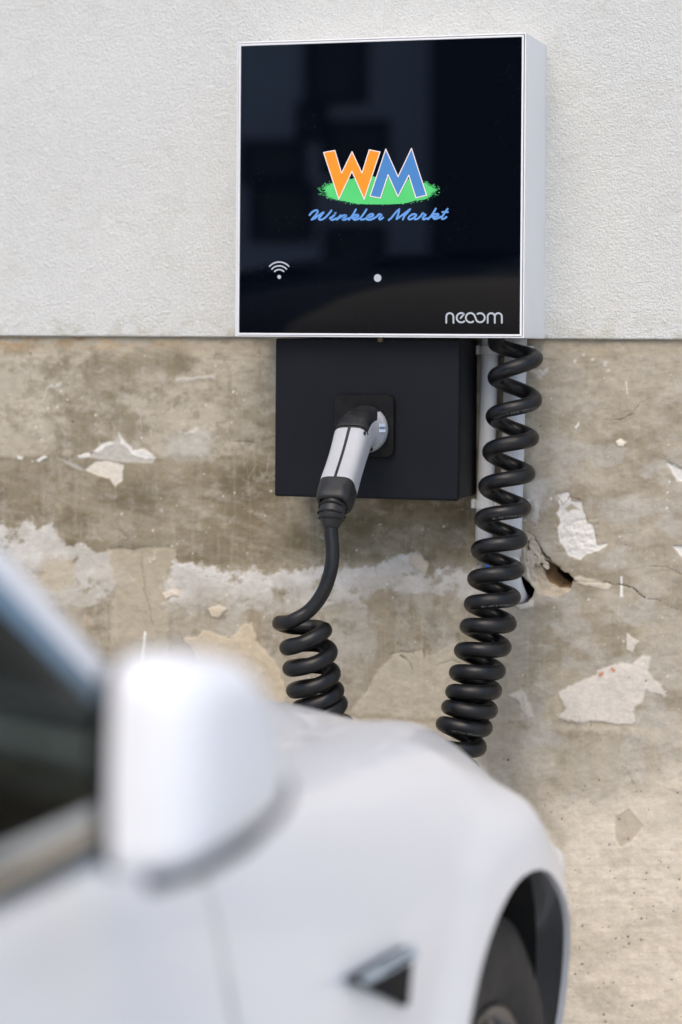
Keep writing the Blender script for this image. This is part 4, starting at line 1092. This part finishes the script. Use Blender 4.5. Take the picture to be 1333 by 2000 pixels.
# ---- cabin: front seats, rear bench, steering wheel
def seat(x0, x1, s0, lab):
    e = empty('seat', (0, 0, 0)); e.parent = car; e.location = -car.location
    bm = bmesh.new(); bm_box(bm, (x0, YW + s0 - 0.10, 0.90), (x1, YW + s0 + 0.06, 1.14), 0.05, 3)
    for v in bm.verts: v.co.y -= (v.co.z - 0.9) * 0.25
    from_bm('backrest', bm, M['seat'], e, True)
    bm = bmesh.new(); bm_box(bm, ((x0 + x1) / 2 - 0.13, YW + s0 - 0.19, 1.12), ((x0 + x1) / 2 + 0.13, YW + s0 - 0.08, 1.29), 0.04, 3)
    from_bm('headrest', bm, M['seat'], e, True)
for xc in (-0.40, 0.40): seat(XCN + xc - 0.25, XCN + xc + 0.25, -1.62, '')
seat(XCN - 0.62, XCN + 0.62, -2.55, '')
ring = [Vector((XCN - 0.40 + 0.18 * math.cos(a), YW - 1.16 - 0.07 * math.sin(a), 1.02 + 0.165 * math.sin(a))) for a in [2 * math.pi * q / 40 for q in range(41)]]
tube('steering_wheel', ring, 0.015, M['dash'], car, 10)
box('screen', (XCN - 0.19, YW - 1.06, 0.95), (XCN + 0.19, YW - 1.04, 1.13), M['car_black'], car, 0.004)
# ---- folded door mirror, right and left
def mirror(side):
    OUT = [(0.004, -0.048), (0.05, -0.049), (0.095, -0.045), (0.125, -0.040), (0.140, -0.030), (0.138, -0.008), (0.122, 0.020), (0.102, 0.044), (0.078, 0.057), (0.04, 0.061), (0.014, 0.060), (0.001, 0.050), (-0.003, 0.02), (-0.003, -0.02)]
    o2 = catmull([Vector(p) for p in OUT], 5, True)
    ca = Vector(MIRC); axd = MIRD.normalized(); outw = Vector((axd.y, -axd.x, 0)); outw = outw if outw.x > 0 else -outw
    def P(a, z, d):
        v = ca + axd * a + Vector((0, 0, z)) + outw * d
        if side < 0: v.x = 2 * XCN - v.x
        return v
    m = empty('door_mirror', (0, 0, 0)); m.parent = car; m.location = -car.location
    cen = Vector((0.066, 0.004)); NR = 10
    def dome(name, levels, material):
        vs, fs = [], []
        for sc_, d in levels:
            for p in o2:
                q = cen + (p - cen) * sc_; vs.append(P(q.x, q.y, d))
        n = len(o2)
        for L in range(len(levels) - 1):
            for k in range(n):
                f = (L * n + k, L * n + (k + 1) % n, (L + 1) * n + (k + 1) % n, (L + 1) * n + k); fs.append(f)
        fs.append(tuple(range((len(levels) - 1) * n, len(levels) * n)))
        ob = mesh(name, vs, fs, material, m, True)
        bm = bmesh.new(); bm.from_mesh(ob.data); bmesh.ops.recalc_face_normals(bm, faces=bm.faces); bm.to_mesh(ob.data); bm.free(); return ob
    dome('mirror_cap', [(1.0, 0.0)] + [(math.cos(R(a)) ** 0.40, 0.046 * math.sin(R(a)) ** 0.8) for a in (8, 18, 30, 42, 55, 68, 80)] , M['car_white'])
    dome('mirror_rim', [(0.985, 0.002), (1.008, -0.001), (1.008, -0.006), (0.97, -0.010)], M['car_black'])
    dome('mirror_glass', [(0.95, -0.008), (0.94, -0.0115)], M['chrome'])
    # lower edge strip and foot to the door
    low = [P(a, z - 0.002, 0.020) for a, z in OUT[0:4]] + [P(0.141, -0.032, 0.024), P(0.143, -0.022, 0.024)]
    tube('lower_trim', catmull(low, 6), lambda i: 0.0050 + 0.0055 * min(1, i / 14), M['mirror_base'], m, 10)
    ft = [P(0.120, -0.036, 0.010), P(0.138, -0.048, -0.020), P(0.150, -0.056, -0.075)]
    tube('foot', catmull(ft, 6), lambda i: 0.010 + 0.0008 * i, M['car_black'], m, 12)
MIRC = on_x(222, 1524, -0.452); MIRD = Vector((0.10, 1.0, 0))
for side in (1, -1): mirror(side)
# ---- triangular side camera on the fender
def marker(side):
    tri = [on_x(690, 1914, XS - 0.006), on_x(797, 1848, XS - 0.006), on_x(786, 1966, XS - 0.006)]
    e = empty('side_camera', (0, 0, 0)); e.parent = car; e.location = -car.location
    def fx(p, d): return ((p.x + d) if side == 1 else 2 * XCN - p.x - d, p.y, p.z)
    c = (tri[0] + tri[1] + tri[2]) / 3
    vs = [fx(p, -0.010) for p in tri] + [fx(p, 0.004) for p in tri] + [fx(c.lerp(p, 0.82), 0.008) for p in tri]
    fs = [(0, 1, 4, 3), (1, 2, 5, 4), (2, 0, 3, 5), (3, 4, 7, 6), (4, 5, 8, 7), (5, 3, 6, 8), (6, 7, 8)]
    mesh('lens_housing', vs, fs, M['marker_black'], e)
    a, b = tri[0], tri[1]; dn = Vector((0, 0, -0.008))
    up_ = Vector((0, 0, 0.004)); mesh('bright_strip', [fx(a + up_ * 0.5, 0.005), fx(b + up_, 0.005), fx(b + dn, 0.0095), fx(a + dn * 0.3, 0.0095)], [(0, 1, 2, 3)], M['strip_grey'], e)
for side in (1, -1): marker(side)
# ---- wheels
def lathe(name, prof, c, material, parent, side, seg=48):
    vs, fs = [], []
    for r_, o_ in prof:
        for k in range(seg):
            a = 2 * math.pi * k / seg; vs.append((c[0] + side * o_, c[1] + r_ * math.cos(a), c[2] + r_ * math.sin(a)))
    for i in range(len(prof) - 1):
        for k in range(seg): fs.append((i * seg + k, i * seg + (k + 1) % seg, (i + 1) * seg + (k + 1) % seg, (i + 1) * seg + k))
    return mesh(name, vs, fs, material, parent, True)
for ws in (0.0, WB):
    for side in (1, -1):
        c = (XCN + side * (HWID - 0.030), YW + ws, 0.335)
        w = empty('wheel', c); w.parent = car; w.location = Vector(c) - car.location
        def wl_(nm, prof, mm):
            ob = lathe(nm, prof, c, M[mm], None, side); ob.parent = w; ob.location = -Vector(c); return ob
        wl_('tyre', [(.232, -.205), (.255, -.218), (.300, -.222), (.324, -.212), (.334, -.185), (.335, -.11), (.334, -.035), (.324, -.008), (.300, .004), (.262, .003), (.240, -.006), (.230, -.014)], 'tyre')
        wl_('rim', [(.232, -.200), (.215, -.16), (.212, -.05), (.226, -.02), (.236, -.008), (.238, -.004), (.230, -.002), (.222, -.012), (.205, -.06)], 'rim')
        wl_('brake_disc', [(.165, -.105), (.165, -.09), (.06, -.09), (.0, -.09)], 'chrome')
        wl_('hub', [(.055, -.09), (.055, -.03), (.045, -.022), (.0, -.020)], 'rim')
        for q in range(10):
            a = 2 * math.pi * q / 10; ca_, sa_ = math.cos(a), math.sin(a)
            bm = bmesh.new(); pr = []
            for rr, ww, dd in ((0.045, 0.016, -0.034), (0.12, 0.011, -0.020), (0.222, 0.014, -0.012)):
                for t_, d_ in ((-ww, dd), (ww, dd), (ww * 0.8, dd - 0.03), (-ww * 0.8, dd - 0.03)):
                    pr.append(bm.verts.new((c[0] + side * d_, c[1] + rr * ca_ - t_ * sa_, c[2] + rr * sa_ + t_ * ca_)))
            for L in (0, 4):
                for t_ in range(4): bm.faces.new((pr[L + t_], pr[L + (t_ + 1) % 4], pr[L + 4 + (t_ + 1) % 4], pr[L + 4 + t_]))
            sp = from_bm('spoke', bm, M['rim'], None); sp.parent = w; sp.location = -Vector(c)
# ---- door handle, headlights
for side in (1, -1):
    hx = XCN + side * (HWID + 0.001)
    box('door_handle', (min(hx, hx - side * .006), YW - 1.90, .845), (max(hx, hx - side * .006), YW - 1.68, .872), M['chrome'], car, 0.002)

# ------------------------------------------------------------------ building across the yard (seen in the glass)
YB = -13.0
def refl(px, py):
    """where the facade stands that the glass front shows at this point"""
    p = on_y(px, py, YG); d = p - Vector((0, -YC, ZC)); d = Vector((d.x, -d.y, d.z)); t = (YB - p.y) / d.y
    q = p + d * t; return q.x, q.z
office = empty('office_building', (-5, YB, 0))
tag(office, 'pale building across the yard, seen only mirrored in the charger glass', 'building')
garage = empty('garage_block', (0, YB, 0))
tag(garage, 'dark clad garage block beside the pale building across the yard', 'building')
XM = refl(878, 350)[0]                        # joint between the pale and the dark building, mirrored
box('facade_wall', (-16, YB - 7, 0), (XM, YB, 7.5), M['facade'], office)
box('roof_edge', (-16.1, YB - 7.1, 7.5), (XM + 0.0, YB + 0.15, 7.75), M['facade_dark'], office)
def facade_window(x0, z0, x1, z1):
    w = box('window', (x0, YB - 0.10, z0), (x1, YB + 0.012, z1), M['window_dark'], office)
    fr = 0.06
    for lo, hi in (((x0 - fr, YB - .02, z0 - fr), (x1 + fr, YB + .05, z0)), ((x0 - fr, YB - .02, z1), (x1 + fr, YB + .05, z1 + fr)), ((x0 - fr, YB - .02, z0), (x0, YB + .05, z1)), ((x1, YB - .02, z0), (x1 + fr, YB + .05, z1))):
        f_ = box('frame', lo, hi, M['facade_dark'], None); f_.parent = w; f_.location = -w.location - office.location + office.location; f_.matrix_parent_inverse = Matrix.Identity(4)
        f_.location = (0, 0, 0)
def rw(x0, y0, x1, y1):
    a, b = refl(x0, y1), refl(x1, y0); facade_window(min(a[0], b[0]), a[1], max(a[0], b[0]), b[1])
rw(612, 72, 704, 190); rw(486, 288, 585, 345); rw(505, 372, 600, 458); rw(648, 250, 745, 330); rw(650, 455, 740, 515); rw(596, 216, 626, 262)
for x0 in (-15.2, -13.2, -11.2):
    for z0 in (1.0, 4.0): facade_window(x0, z0, x0 + 1.2, z0 + 1.5)
for x0 in (-9.0, -7.0, -5.0): facade_window(x0, 4.6, x0 + 1.2, 6.2)
XG = XM + 5.0
box('clad_wall', (XM + 0.01, YB - 6, 0), (XG, YB + 0.6, 4.6), M['facade_dark'], garage)
box('flat_roof', (XM + 0.01, YB - 6.1, 4.6), (XG + 0.1, YB + 0.75, 4.8), M['black_box'], garage)
gd = box('garage_door', (XM + 1.4, YB + 0.58, 0.0), (XM + 4.2, YB + 0.63, 2.6), M['rim'], garage)
for q in range(5):
    pn = box('door_panel', (XM + 1.45, YB + 0.63, 0.06 + 0.51 * q), (XM + 4.15, YB + 0.65, 0.50 + 0.51 * q), M['facade_dark'], None, 0.006); pn.parent = gd; pn.location = -gd.location - garage.location
    pn.location = (0, 0, 0)
print('REFL', XM, refl(470, 80), refl(1015, 80), refl(470, 640))
